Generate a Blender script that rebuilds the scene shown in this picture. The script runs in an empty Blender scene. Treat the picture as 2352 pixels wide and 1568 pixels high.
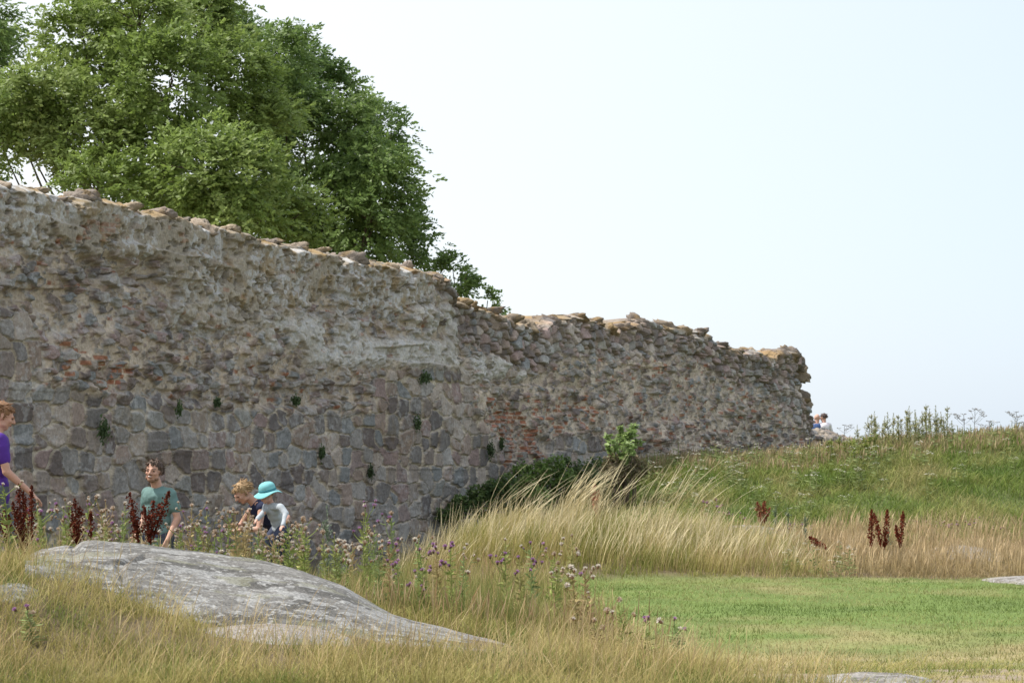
import bpy, math, random
import numpy as np
from mathutils import Vector, Matrix, Euler
R = math.radians
rng = np.random.default_rng(7)
random.seed(7)
# ---------------------------------------------------------------- camera, sky, sun
F = 5533.0                       # focal length in units of a 2352 px wide picture
CAMZ = 1.6
TILT = math.atan(256 / F)
scene = bpy.context.scene
C = scene.collection
cam_d = bpy.data.cameras.new('camera')
cam = bpy.data.objects.new('camera', cam_d); C.objects.link(cam)
cam.location = (0, 0, CAMZ); cam.rotation_euler = (math.pi / 2 + TILT, 0, 0)
cam_d.sensor_width = 36; cam_d.lens = 36 * F / 2352
cam_d.clip_start = 0.1; cam_d.clip_end = 5000
cam_d.dof.use_dof = True; cam_d.dof.focus_distance = 21; cam_d.dof.aperture_fstop = 10
scene.camera = cam
HZ = 3.5                         # radiance of the haze veil
SUN_EL, SUN_AZ = 57, -88         # azimuth from +Y, negative to the left
w = bpy.data.worlds.new('World'); scene.world = w; w.use_nodes = True
nt = w.node_tree; nt.nodes.clear()
sky = nt.nodes.new('ShaderNodeTexSky'); sky.sky_type = 'NISHITA'; sky.sun_disc = False
sky.sun_elevation = R(SUN_EL); sky.sun_rotation = R(SUN_AZ)
sky.air_density = 1.0; sky.dust_density = 1.5; sky.ozone_density = 1.0
bg = nt.nodes.new('ShaderNodeBackground'); bg.inputs['Strength'].default_value = 0.13
wo = nt.nodes.new('ShaderNodeOutputWorld')
# thin summer haze veiling the sky: white towards the sun side, pale blue away from it
wtc = nt.nodes.new('ShaderNodeTexCoord'); wsx = nt.nodes.new('ShaderNodeVectorMath'); wsx.operation = 'DOT_PRODUCT'
wsx.inputs[1].default_value = (0.90, 0.25, -0.35)
nt.links.new(wtc.outputs['Generated'], wsx.inputs[0])
wr = nt.nodes.new('ShaderNodeMapRange'); wr.inputs[1].default_value = 0.08; wr.inputs[2].default_value = 0.50
nt.links.new(wsx.outputs['Value'], wr.inputs[0])
wc = nt.nodes.new('ShaderNodeMix'); wc.data_type = 'RGBA'
wc.inputs[6].default_value = (HZ * 1.02, HZ * 1.03, HZ * 1.03, 1); wc.inputs[7].default_value = (HZ * 0.67, HZ * 0.79, HZ * 0.94, 1)
nt.links.new(wr.outputs[0], wc.inputs[0])
wm = nt.nodes.new('ShaderNodeMix'); wm.data_type = 'RGBA'; wm.inputs[0].default_value = 0.85
nt.links.new(sky.outputs[0], wm.inputs[6]); nt.links.new(wc.outputs[2], wm.inputs[7])
nt.links.new(wm.outputs[2], bg.inputs[0]); nt.links.new(bg.outputs[0], wo.inputs[0])
sun_d = bpy.data.lights.new('sun', 'SUN'); sun_d.energy = 2.35; sun_d.angle = R(0.8); sun_d.color = (1, 0.95, 0.87)
sun = bpy.data.objects.new('sun', sun_d); C.objects.link(sun)
sv = Vector((math.sin(R(SUN_AZ)) * math.cos(R(SUN_EL)), math.cos(R(SUN_AZ)) * math.cos(R(SUN_EL)), math.sin(R(SUN_EL))))
sun.rotation_euler = sv.to_track_quat('Z', 'Y').to_euler(); sun.location = sv * 80
scene.view_settings.view_transform = 'Standard'; scene.view_settings.look = 'None'
scene.view_settings.gamma = 1; scene.view_settings.exposure = 1.2
scene.cycles.max_bounces = 5; scene.cycles.diffuse_bounces = 3; scene.cycles.transmission_bounces = 3
scene.cycles.transparent_max_bounces = 6

# ---------------------------------------------------------------- helpers
def P(px, py, Y):
    """world point seen at picture position px,py (2352 px wide) at distance Y"""
    x = (px - 1176) / F; y = -(py - 784) / F
    d = np.array([x, math.cos(TILT) - y * math.sin(TILT), math.sin(TILT) + y * math.cos(TILT)])
    t = Y / d[1]
    return np.array([0, 0, CAMZ]) + d * t
def proj(X, Y, Z):
    dz = Z - CAMZ
    f = Y * math.cos(TILT) + dz * math.sin(TILT); u = -Y * math.sin(TILT) + dz * math.cos(TILT)
    return 1176 + F * X / f, 784 - F * u / f
def ss(a, b, x):
    t = np.clip((np.asarray(x, float) - a) / (b - a), 0, 1)
    return t * t * (3 - 2 * t)
def hash2(i, j, s=0):
    n = (np.asarray(i, np.int64) * 374761393 + np.asarray(j, np.int64) * 668265263 + s * 974634777) & 0xffffffff
    n = ((n ^ (n >> 13)) * 1274126177) & 0xffffffff
    n = ((n ^ (n >> 16)) * 2246822519) & 0xffffffff
    n = n ^ (n >> 15)
    return (n & 0xffffff) / float(0x1000000)
def vnoise(x, y, s=0):
    xi = np.floor(x); yi = np.floor(y); fx = x - xi; fy = y - yi
    xi = xi.astype(np.int64); yi = yi.astype(np.int64)
    fx = fx * fx * (3 - 2 * fx); fy = fy * fy * (3 - 2 * fy)
    a = hash2(xi, yi, s); b = hash2(xi + 1, yi, s); c = hash2(xi, yi + 1, s); d = hash2(xi + 1, yi + 1, s)
    return (a + (b - a) * fx) * (1 - fy) + (c + (d - c) * fx) * fy
def fbm(x, y, o=4, s=0):
    x = np.asarray(x, float); y = np.asarray(y, float)
    r = 0; a = 0.5; t = 0
    for k in range(o):
        r = r + a * vnoise(x * 2 ** k + 17.3 * k, y * 2 ** k - 9.1 * k, s + k); t += a; a *= 0.5
    return r / t
def tag(o, label=None, cat=None, group=None, kind=None):
    if label: o['label'] = label
    if cat: o['category'] = cat
    if group: o['group'] = group
    if kind: o['kind'] = kind
    return o
def empty(name, loc, rz=0):
    o = bpy.data.objects.new(name, None); C.objects.link(o); o.location = loc; o.rotation_euler = (0, 0, rz)
    o.empty_display_size = 0.2
    return o
def npmesh(name, V, Fq, mat, col=None, parent=None, smooth=False):
    """V (n,3), Fq (m,k) same-size faces or list of such arrays"""
    me = bpy.data.meshes.new(name)
    Fs = Fq if isinstance(Fq, list) else [Fq]
    V = np.asarray(V, np.float32)
    me.vertices.add(len(V)); me.vertices.foreach_set('co', V.ravel())
    nl = sum(f.size for f in Fs); me.loops.add(nl)
    me.loops.foreach_set('vertex_index', np.concatenate([f.ravel() for f in Fs]).astype(np.int32))
    npoly = sum(len(f) for f in Fs); me.polygons.add(npoly)
    tot = np.concatenate([np.full(len(f), f.shape[1]) for f in Fs]).astype(np.int32)
    st = np.concatenate([[0], np.cumsum(tot)[:-1]]).astype(np.int32)
    me.polygons.foreach_set('loop_start', st)
    me.polygons.foreach_set('use_smooth', np.full(npoly, bool(smooth)))
    me.update(calc_edges=True)
    if col is not None:
        a = me.color_attributes.new('Col', 'FLOAT_COLOR', 'POINT')
        c4 = np.ones((len(V), 4), np.float32); c4[:, :3] = col
        a.data.foreach_set('color', c4.ravel())
    o = bpy.data.objects.new(name, me); C.objects.link(o)
    if mat is not None: me.materials.append(mat)
    if parent is not None: o.parent = parent
    return o
# ---------------------------------------------------------------- materials
def newmat(name):
    m = bpy.data.materials.new(name); m.use_nodes = True; n = m.node_tree; n.nodes.clear()
    return m, n, n.nodes.new('ShaderNodeOutputMaterial')
def leafmat(name, trans=0.35, rough=0.6, spec=0.25, hue=None):
    m, n, out = newmat(name)
    at = n.nodes.new('ShaderNodeAttribute'); at.attribute_name = 'Col'
    pb = n.nodes.new('ShaderNodeBsdfPrincipled'); pb.inputs['Roughness'].default_value = rough
    pb.inputs['Specular IOR Level'].default_value = spec
    tr = n.nodes.new('ShaderNodeBsdfTranslucent'); mx = n.nodes.new('ShaderNodeMixShader'); mx.inputs[0].default_value = trans
    n.links.new(at.outputs['Color'], pb.inputs['Base Color']); n.links.new(at.outputs['Color'], tr.inputs['Color'])
    n.links.new(pb.outputs[0], mx.inputs[1]); n.links.new(tr.outputs[0], mx.inputs[2]); n.links.new(mx.outputs[0], out.inputs[0])
    return m
def attrmat(name, rough=0.9, nscale=40, nstr=0.25, bump=0.3, bdist=0.02, spec=0.2, tint=None):
    """vertex colour modulated by fine procedural noise and bump"""
    m, n, out = newmat(name)
    at = n.nodes.new('ShaderNodeAttribute'); at.attribute_name = 'Col'
    pb = n.nodes.new('ShaderNodeBsdfPrincipled'); pb.inputs['Roughness'].default_value = rough
    pb.inputs['Specular IOR Level'].default_value = spec
    tc = n.nodes.new('ShaderNodeTexCoord'); nz = n.nodes.new('ShaderNodeTexNoise'); nz.inputs['Scale'].default_value = nscale
    nz.inputs['Detail'].default_value = 6; nz.inputs['Roughness'].default_value = 0.65
    n.links.new(tc.outputs['Object'], nz.inputs['Vector'])
    mr = n.nodes.new('ShaderNodeMapRange'); mr.inputs[1].default_value = 0.3; mr.inputs[2].default_value = 0.7
    mr.inputs[3].default_value = 1 - nstr; mr.inputs[4].default_value = 1 + nstr
    n.links.new(nz.outputs['Fac'], mr.inputs[0])
    mu = n.nodes.new('ShaderNodeMix'); mu.data_type = 'RGBA'; mu.blend_type = 'MULTIPLY'; mu.inputs[0].default_value = 1
    n.links.new(at.outputs['Color'], mu.inputs[6]); n.links.new(mr.outputs[0], mu.inputs[7])
    n.links.new(mu.outputs[2], pb.inputs['Base Color'])
    bp = n.nodes.new('ShaderNodeBump'); bp.inputs['Strength'].default_value = bump; bp.inputs['Distance'].default_value = bdist
    n.links.new(nz.outputs['Fac'], bp.inputs['Height']); n.links.new(bp.outputs[0], pb.inputs['Normal'])
    n.links.new(pb.outputs[0], out.inputs[0])
    return m
def plain(name, col, rough=0.8, nscale=30, nstr=0.15, bump=0.15, sss=0, bdist=0.01, spec=0.3):
    m, n, out = newmat(name)
    pb = n.nodes.new('ShaderNodeBsdfPrincipled'); pb.inputs['Roughness'].default_value = rough
    pb.inputs['Specular IOR Level'].default_value = spec
    tc = n.nodes.new('ShaderNodeTexCoord'); nz = n.nodes.new('ShaderNodeTexNoise'); nz.inputs['Scale'].default_value = nscale
    nz.inputs['Detail'].default_value = 5
    n.links.new(tc.outputs['Object'], nz.inputs['Vector'])
    cr = n.nodes.new('ShaderNodeValToRGB'); e = cr.color_ramp.elements
    e[0].position = 0.3; e[1].position = 0.7
    e[0].color = tuple(c * (1 - nstr) for c in col) + (1,); e[1].color = tuple(min(1, c * (1 + nstr)) for c in col) + (1,)
    n.links.new(nz.outputs['Fac'], cr.inputs[0]); n.links.new(cr.outputs[0], pb.inputs['Base Color'])
    bp = n.nodes.new('ShaderNodeBump'); bp.inputs['Strength'].default_value = bump; bp.inputs['Distance'].default_value = bdist
    n.links.new(nz.outputs['Fac'], bp.inputs['Height']); n.links.new(bp.outputs[0], pb.inputs['Normal'])
    if sss: pb.inputs['Subsurface Weight'].default_value = sss; pb.inputs['Subsurface Radius'].default_value = (0.02, 0.008, 0.004)
    n.links.new(pb.outputs[0], out.inputs[0])
    return m
M_GRASS = leafmat('grass_blades', 0.3, 0.6, 0.15)
M_LEAF = leafmat('tree_leaves', 0.42, 0.5, 0.3)
M_WEED = leafmat('weed_leaves', 0.25, 0.7, 0.1)
M_BARK = plain('bark', (0.09, 0.07, 0.05), 0.9, 12, 0.4, 0.6, bdist=0.03)

# ---------------------------------------------------------------- terrain
def ground_z(X, Y):
    X = np.asarray(X, float); Y = np.asarray(Y, float)
    wl = ss(1.0, -1.0, X)
    right = 0.27 * (1 - ss(14, 19, Y))
    left = 0.34 * (1 - ss(17.2, 22, Y)) - 0.26 * ss(21, 26, Y) * ss(-0.3, -2.0, X)
    z = right * (1 - wl) + left * wl
    z = z + 0.36 * ss(-1.7, -3.2, X) * ss(12.5, 16.3, Y) * (1 - 0.85 * ss(18, 20.5, Y))
    z = z + 0.12 * ss(-0.6, -1.5, X) * ss(13.5, 15.5, Y) * (1 - ss(16.2, 18, Y)) 
    # raised tussocky patch carrying the tall grass
    z = z + 0.32 * np.exp(-((X - 0.6) / 2.0) ** 2) * ss(29.6, 32.5, Y) * (1 - ss(33.5, 36, Y))
    # rising meadow, bank below the wall
    k = ss(-2.6, 1.6, X)
    z = z + k * (0.36 * ss(31, 38, Y) * ss(-0.5, 3.5, X) + 0.0)
    foot = 36.3 + 0.9 * np.sin(X * 0.7) + 1.6 * (fbm(X * 0.6, X * 0, 3, 4) - 0.5)
    top = 46.0
    H = np.interp(X, [-2.6, 0.0, 2.6, 5.4, 6.7, 9.6, 12], [1.25, 1.15, 1.28 - 0.2, 1.38 - 0.34, 1.62 - 0.36, 1.80 - 0.36, 1.85 - 0.36])
    rise = ss(0, 1, (Y - foot) / (top - foot))
    z = z + k * H * rise
    z = z + (0.10 - 0.07 * ss(0.5, 2, X) * ss(33, 29, Y)) * (fbm(X * 0.5, Y * 0.5, 4, 3) - 0.5) * ss(10, 14, Y) + 0.25 * k * rise * (fbm(X * 0.35, Y * 0.3, 3, 9) - 0.5)
    z = z + 0.10 * np.exp(-((X - 9.2) / 1.5) ** 2 - ((Y - 72) / 2.0) ** 2)
    z = z - 4.0 * ss(90, 260, Y) - 0.6 * ss(14, 40, np.abs(X)) * ss(60, 20, Y)
    return z
xs = np.concatenate([np.linspace(-900, -60, 14)[:-1], np.linspace(-60, -14, 24)[:-1], np.arange(-14, 16, 0.12), np.linspace(16, 60, 24), np.linspace(60, 900, 14)[1:]])
ys = np.concatenate([np.linspace(-300, 0, 12)[:-1], np.linspace(0, 11, 22)[:-1], np.arange(11, 62, 0.14), np.linspace(62, 120, 30)[1:], np.linspace(120, 2500, 24)[1:]])
GX, GY = np.meshgrid(xs, ys); GZ = ground_z(GX, GY)
GZ = GZ + 0.02 * (fbm(GX * 5, GY * 5, 3, 21) - 0.5)
def lawn_mask(X, Y):
    e = 1.05 + 0.35 * (fbm(Y * 0.9, X * 0.2, 3, 5) - 0.5) * 2 + 0.55 * ss(17, 13.5, Y) - 0.62 * ss(20, 27, Y)
    b = lawn_back(X)
    return ss(e - 0.15, e + 0.15, X) * (1 - ss(b - 0.5, b + 0.5, Y))
def lawn_back(X): return 30.3 + 2.6 * (fbm(X * 0.7, X * 0 + 3.0, 4, 6) - 0.5) + 0.8 * ss(3, 8, X)
def dry_mask(X, Y):            # 1 = dried out lawn near the camera
    n = fbm(X * 1.3, Y * 0.9, 4, 31)
    return np.clip(ss(24.5, 16.8, Y) * 1.0 + (n - 0.5) * 2.0, 0, 1)
lm = lawn_mask(GX, GY); dm = dry_mask(GX, GY)
n1 = fbm(GX * 2, GY * 2, 4, 11)[..., None]
c_law = np.array([0.12, 0.17, 0.045]) * (0.8 + 0.5 * n1)
c_dry = np.array([0.27, 0.23, 0.11]) * (0.75 + 0.5 * n1)
c_soil = np.array([0.13, 0.10, 0.06]) * (0.7 + 0.6 * n1)
cl = c_law * (1 - dm[..., None]) + c_dry * dm[..., None]
def bare_mask(X, Y): return ss(0.50, 0.58, fbm(X * 1.3, Y * 2.2, 3, 44)) * ss(20.0, 16.5, Y)
bare = bare_mask(GX, GY)[..., None]
cl = cl * (1 - bare) + np.array([0.26, 0.21, 0.16]) * bare
bankw = (ss(36, 39, GY) * ss(-1.5, 1, GX))[..., None]
c_out = c_soil * (1 - bankw) + np.array([0.09, 0.11, 0.035]) * bankw
gc = c_out * (1 - lm[..., None]) + cl * lm[..., None]
nx, ny = len(xs), len(ys)
idx = np.arange(nx * ny).reshape(ny, nx)
q = np.stack([idx[:-1, :-1], idx[:-1, 1:], idx[1:, 1:], idx[1:, :-1]], -1).reshape(-1, 4)
g = npmesh('ground', np.stack([GX, GY, GZ], -1).reshape(-1, 3), q, attrmat('ground_soil', 0.95, 18, 0.3, 0.4, 0.03), gc.reshape(-1, 3), smooth=True)
tag(g, 'grassy ground rising to a bank at the foot of the wall', 'ground', kind='structure')

# ---------------------------------------------------------------- ruined wall
WA = 29.0; WB = 2.58e-4
def wallY(px): return WA / (1 - WB * px)
TOP = np.array([(-700, 250), (-350, 335), (-150, 385), (0, 415), (30, 424), (60, 428), (120, 440), (140, 452), (175, 457), (185, 448), (215, 446), (262, 455), (300, 466), (340, 480), (352, 490), (375, 484), (410, 490), (430, 500), (465, 514), (540, 525), (600, 547), (655, 556), (680, 566), (702, 565), (765, 578), (790, 594), (812, 590), (870, 603), (884, 610), (940, 610), (978, 620), (985, 630), (1032, 636), (1042, 655), (1052, 688), (1076, 688), (1120, 702), (1150, 718), (1180, 730), (1212, 740), (1256, 744), (1268, 728), (1320, 725), (1355, 728), (1396, 742), (1432, 756), (1440, 744), (1490, 731), (1522, 742), (1560, 744), (1600, 756), (1640, 762), (1652, 785), (1700, 800), (1745, 806), (1782, 816), (1794, 806), (1836, 801), (1853, 812), (1900, 812)], float)
def top_py(px):
    b = np.interp(px, TOP[:, 0], TOP[:, 1])
    return b + 9 * (fbm(px / 16.0, px * 0 + 3, 3, 70) - 0.5) + 10 * (np.floor(fbm(px / 30.0, px * 0 + 8, 2, 71) * 5) / 5 - 0.5)
EDGE = np.array([(700, 1850), (812, 1853), (828, 1850), (850, 1845), (875, 1841), (890, 1850), (910, 1848), (925, 1858), (940, 1864), (955, 1862), (965, 1871), (978, 1873), (986, 1866), (1000, 1885), (1020, 1905), (1060, 1950), (1200, 1990)], float)
NC, NR = 1500, 600
s_ = np.linspace(0, 1, NC)
r_ = np.linspace(0, 1, NR)
ZB = -1.0
S, RR = np.meshgrid(s_, r_)
# approximate right edge by row: first estimate py of the row at px 1850
Yr = wallY(1850.0)
zt_r = P(1850, float(top_py(np.array([1850.0]))[0]), Yr)[2]
zrow = ZB + r_ * (zt_r - ZB)
pyrow = proj(P(1850, 1040, Yr)[0] + 0 * zrow, Yr + 0 * zrow, zrow)[1]
edge = np.interp(pyrow, EDGE[:, 0], EDGE[:, 1]) + 7 * (fbm(pyrow / 9.0, pyrow * 0, 3, 77) - 0.5)
L0 = -420.0
PXs = L0 + S * (edge[:, None] - L0)
WY = wallY(PXs)
kx = (PXs - 1176) / F * (math.cos(TILT) + math.sin(TILT) ** 2 / math.cos(TILT)) ** -1
def wallX(px):
    d = P(px, 1040, 1.0); return d[0]
x0 = wallX(1.0) - wallX(0.0)
WX = (PXs - 1176) * x0 * WY
tp = top_py(PXs)
# z at the top for column at distance WY
yy = -(tp - 784) / F
ZT = CAMZ + WY * (math.sin(TILT) + yy * math.cos(TILT)) / (math.cos(TILT) - yy * math.sin(TILT))
WZ = ZB + RR * (ZT - ZB)
wd = np.array([WX[0, -1] - WX[0, 0], WY[0, -1] - WY[0, 0]]); wd /= np.linalg.norm(wd)
wn = np.array([wd[1], -wd[0]])              # towards the camera side
U = (WX - 0) * wd[0] + (WY - WA) * wd[1]
VPX, VPY = proj(WX, WY, WZ)
def voronoi(x, y, s, jit=0.85, pw=2.6, wr=0.76):
    xi = np.floor(x).astype(np.int64); yi = np.floor(y).astype(np.int64)
    f1 = np.full(x.shape, 9.0); f2 = np.full(x.shape, 9.0); h = np.zeros(x.shape); h2 = np.zeros(x.shape); rx = np.zeros(x.shape); ry = np.zeros(x.shape)
    for i in (-1, 0, 1):
        for j in (-1, 0, 1):
            cx = xi + i; cy = yi + j
            ox = 0.5 + jit * (hash2(cx, cy, s) - 0.5); oy = 0.5 + jit * (hash2(cx, cy, s + 1) - 0.5)
            dx = np.abs(x - cx - ox); dy = np.abs(y - cy - oy)
            wgt = 1 - wr / 2 + wr * hash2(cx, cy, s + 4)
            d = (dx ** pw + dy ** pw) ** (1 / pw) / wgt
            c = d < f1
            f2 = np.where(c, f1, np.minimum(f2, d)); f1 = np.where(c, d, f1)
            h = np.where(c, hash2(cx, cy, s + 2), h); h2 = np.where(c, hash2(cx, cy, s + 3), h2)
            rx = np.where(c, x - cx - ox, rx); ry = np.where(c, y - cy - oy, ry)
    return f1, f2, h, h2, rx, ry
def px_in(a, b, c, d, soft=25):
    return ss(a - soft, a + soft, VPX) * (1 - ss(b - soft, b + soft, VPX)) * ss(c - soft, c + soft, VPY) * (1 - ss(d - soft, d + soft, VPY))
wx = U + 0.10 * (fbm(U * 3, WZ * 3, 3, 50) - 0.5); wz = WZ + 0.10 * (fbm(U * 3, WZ * 3, 3, 51) - 0.5)
nA = fbm(U * 0.8, WZ * 0.8, 4, 52); nB = fbm(U * 5, WZ * 5, 4, 53); nC = fbm(U * 14, WZ * 14, 3, 54); nD = fbm(U * 2.2, WZ * 2.6, 4, 59)
# boundary of the big squared stones
bb = np.interp(VPX, [-420, -20, 60, 84, 90, 200, 210, 440, 700, 845, 850, 1075, 1080, 1150, 1160, 1230, 1240, 1400, 1410, 1900], [700, 715, 715, 760, 880, 905, 905, 925, 945, 950, 850, 850, 960, 1010, 1250, 1250, 1250, 1250, 1250, 1250])
wig = 40 * (nD - 0.5)
mBig = ss(-10, 10, VPY - bb + wig)
mBig = np.maximum(mBig, px_in(1420 - 160, 1410, 1000, 1100, 8) * 0.9)
# tumbled dark stones without mortar (right part, top)
depth_top = VPY - tp
tl = np.interp(VPX, [-420, 960, 1040, 1120, 1250, 1400, 1600, 1760, 1850, 1900], [0, 0, 60, 110, 105, 85, 75, 90, 200, 260])
mTum = ss(7, -7, depth_top - tl + 50 * (nD - 0.5)) * ss(960, 1040, VPX)
hole = px_in(178, 372, 588, 655, 14) * ss(0.35, 0.5, nD + 0.12)
# smooth plaster
pl = np.interp(VPX, [-420, 0, 250, 500, 800, 900, 1040, 1100], [140, 150, 130, 150, 120, 90, 60, 0])
mPl = ss(9, -9, depth_top - pl + 130 * (nD - 0.5) + 110 * (nB - 0.5)) * ss(1040, 960, VPX)
mPl = np.maximum(mPl, px_in(380, 660, 600, 760, 30) * ss(0.46, 0.50, nD + 0.25 * (nB - 0.5)))
mWh = np.maximum.reduce([px_in(700, 1045, 780, 838, 16) * ss(0.30, 0.42, nD), px_in(600, 830, 730, 800, 18) * ss(0.42, 0.5, nD), px_in(1070, 1215, 820, 868, 12) * ss(0.38, 0.5, nD), px_in(940, 1060, 700, 770, 14) * ss(0.4, 0.5, nD)])
mPl = mPl * (1 - mBig) * (1 - mTum) * (1 - hole); mWh = mWh * (1 - mTum)
mPl = np.maximum(mPl, mWh)
mRub = np.clip(1 - mBig - mTum - mPl, 0, 1)
# layers
f1, f2, h, hb, rx, ry = voronoi(wx / 0.36 + 0.5 * (np.floor(wz / 0.27) % 2) * 0, wz / 0.275, 100, 0.66, 4.5, 0.55)
eB = ss(0.035, 0.16, f2 - f1 + 0.10 * (nB - 0.5)); 
t1, t2, th, thb, trx, try_ = voronoi(wx / 0.21 + 0.9 * nA + 0.5 * nB, wz / 0.145 + 0.5 * nB, 200, 1.0)
eT = ss(0.0, 0.30, t2 - t1)
r1, r2, rh, rhb, rrx, rry = voronoi(wx / 0.185, wz / 0.115, 300, 0.98)
eR = ss(0.02, 0.22, r2 - r1) * (rh > 0.50 + 0.06 * ss(1100, 1300, VPX))
q1, q2, qh, qhb, _, _ = voronoi(wx / 0.085, wz / 0.06, 400, 0.98)
eQ = ss(0.0, 0.25, q2 - q1) * (qh > 0.6)
tiltB = (hb - 0.5) * rx * 0.05 + (h - 0.5) * ry * 0.05
gapst = (1 - ss(0.08, 0.30, f2 - f1)) * eQ * (qhb > 0.35)
D = mBig * (eB ** 0.7 * (0.026 + 0.034 * h) + 0.018 * gapst + tiltB + 0.012 * (nC - 0.5) + 0.018 * (nB - 0.5))
D = D + mTum * (eT ** 0.6 * (0.02 + 0.11 * th) * (0.6 + 0.8 * nB) - 0.09 + (thb - 0.5) * trx * 0.16 - (th - 0.3) * try_ * 0.10 + 0.02 * (nC - 0.5))
D = D + mRub * (eR * (0.02 + 0.085 * rhb ** 1.5) + eQ * 0.02 + 0.08 * (nB - 0.5) + 0.035 * (nC - 0.5) + (rhb - 0.5) * rrx * 0.05 - 0.03)
D = D + mPl * (0.055 + 0.03 * (nB - 0.5) + 0.022 * (nC - 0.5) + 0.05 * eR * (rhb > 0.80) - 0.06 * ss(0.62, 0.68, fbm(U * 4, WZ * 5, 3, 69)) - 0.03 * ss(0.60, 0.66, fbm(U * 9, WZ * 12, 3, 68))) + mWh * 0.012
ledge = 0.05 * ss(0.47, 0.53, fbm(U * 0.35, WZ * 2.4, 4, 57)) + 0.22 * (nA - 0.5)
D = D + ledge * (1 - 0.75 * mBig) - 0.12 * hole * ss(0.4, 0.6, nB + 0.15) + 0.10 * hole * eR * rhb
# round the top off
D = D - 0.22 * ss(0.10, 0.0, (ZT - WZ)) * (0.4 + nB)
D = D - 0.28 * np.clip(1 - (1 - S) * 260, 0, 1) ** 2
# wall leans back a little with height; buttress-like swelling at lower left
BX = WX + wn[0] * D; BY = WY + wn[1] * D
# colour
def mixc(a, b, t): return a * (1 - t[..., None]) + b * t[..., None]
def pal(hh, cols):
    k = (hh * len(cols)).astype(int) % len(cols); return np.array(cols)[k]
stoneP = [(0.22, 0.185, 0.165), (0.28, 0.24, 0.21), (0.19, 0.175, 0.165), (0.31, 0.245, 0.21), (0.25, 0.20, 0.185), (0.15, 0.135, 0.13), (0.27, 0.265, 0.25), (0.265, 0.21, 0.175), (0.36, 0.31, 0.27), (0.21, 0.215, 0.215), (0.27, 0.205, 0.19), (0.155, 0.13, 0.12), (0.25, 0.235, 0.22), (0.31, 0.29, 0.27)]
mort = np.array([0.50, 0.44, 0.355]); mortR = np.array([0.47, 0.395, 0.315])
cB = mixc(np.broadcast_to(mort, U.shape + (3,)) * (0.8 + 0.4 * nC[..., None]), pal(hb, stoneP) * (0.78 + 0.45 * nC[..., None]), ss(0.3, 0.7, eB))
cB = mixc(cB, pal(qhb, stoneP) * 0.95, gapst * (1 - ss(0.3, 0.7, eB)) * 0.9)
cT = 1.12 * pal(thb, stoneP) * (0.75 + 0.5 * nC[..., None]); cT = mixc(np.broadcast_to(np.array([0.24, 0.20, 0.165]), cT.shape), cT, ss(0.1, 0.6, eT))
cR = mixc(np.broadcast_to(mortR, U.shape + (3,)) * (0.72 + 0.56 * nB[..., None]), pal(qhb, stoneP) * 0.95, 0.8 * eQ)
cR = mixc(cR, pal(rhb, stoneP) * (0.85 + 0.4 * nC[..., None]), ss(0.3, 0.7, eR))
# brick pieces in the rubble
brk = np.maximum.reduce([px_in(215, 272, 838, 905, 12), 0.9 * px_in(175, 270, 498, 552, 12), px_in(1110, 1230, 935, 1060, 25), 0.45 * px_in(1180, 1400, 900, 1060, 40), 0.25 * px_in(1350, 1850, 780, 1060, 60), 0.07 + 0 * U, 0.35 * px_in(30, 230, 780, 900, 30), 0.3 * px_in(1050, 1160, 880, 1080, 30)])
bx_ = U / 0.17 + 0.5 * (np.floor(WZ / 0.075) % 2); bz_ = WZ / 0.075
bi = np.floor(bx_).astype(int); bj = np.floor(bz_).astype(int); bfx = bx_ - bi; bfz = bz_ - bj
bh = hash2(bi, bj, 600); inb = ss(0.02, 0.10, bfx) * ss(0.98, 0.90, bfx) * ss(0.04, 0.2, bfz) * ss(0.96, 0.8, bfz)
bsel = (bh < brk * 0.75) * inb * ss(0.42, 0.5, nB + 0.1 * bh)
nobig = 1 - 0.93 * mBig
bcol = np.stack([0.31 + 0.08 * bh, 0.145 + 0.03 * nC, 0.10 + 0 * bh], -1) * (0.7 + 0.5 * nB[..., None])
# plaster colour with pale and ochre lichen
li = ss(0.52, 0.58, fbm(U * 14, WZ * 14, 4, 61)) * ss(0.35, 0.6, fbm(U * 1.2, WZ * 1.4, 3, 62) + 0.05)
oc = ss(0.60, 0.70, fbm(U * 6, WZ * 4, 4, 63)) * ss(0.4, 0.6, fbm(U * 0.9, WZ * 1.1, 3, 64) + 0.12 * ss(60, 0, depth_top))
cP = np.broadcast_to(np.array([0.335, 0.295, 0.24]), U.shape + (3,)) * (0.62 + 0.45 * nB[..., None] + 0.35 * nC[..., None])
pit = ss(0.60, 0.66, fbm(U * 9, WZ * 12, 3, 68))[..., None]
cP = cP * (1 - 0.35 * pit)
WC = cR
WC = mixc(WC, cP, mPl); WC = mixc(WC, np.array([0.52, 0.50, 0.47]) * (0.8 + 0.4 * nC[..., None]), mWh * 0.9)
WC = mixc(WC, bcol, bsel * nobig * (1 - 0.5 * mPl))
WC = mixc(WC, cB, mBig); WC = mixc(WC, cT, mTum)
WC = mixc(WC, np.broadcast_to(np.array([0.52, 0.52, 0.52]), WC.shape), li * (0.75 * mPl + 0.30 * mBig + 0.35 * mRub + 0.15 * mTum) * (1 - 0.55 * ss(900, 1200, VPX)))
WC = mixc(WC, np.broadcast_to(np.array([0.26, 0.17, 0.05]), WC.shape), np.clip(oc * (0.15 + 0.30 * mPl), 0, 1))
topoc = ss(26, 4, depth_top) * ss(0.45, 0.58, fbm(U * 2.5, WZ * 3, 4, 66))
WC = mixc(WC, np.broadcast_to(np.array([0.33, 0.20, 0.05]), WC.shape), 0.55 * topoc)
WC = WC * (0.85 + 0.3 * nA[..., None]) * (0.95 + 0.15 * ss(1000, 1400, VPX))[..., None]
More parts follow.
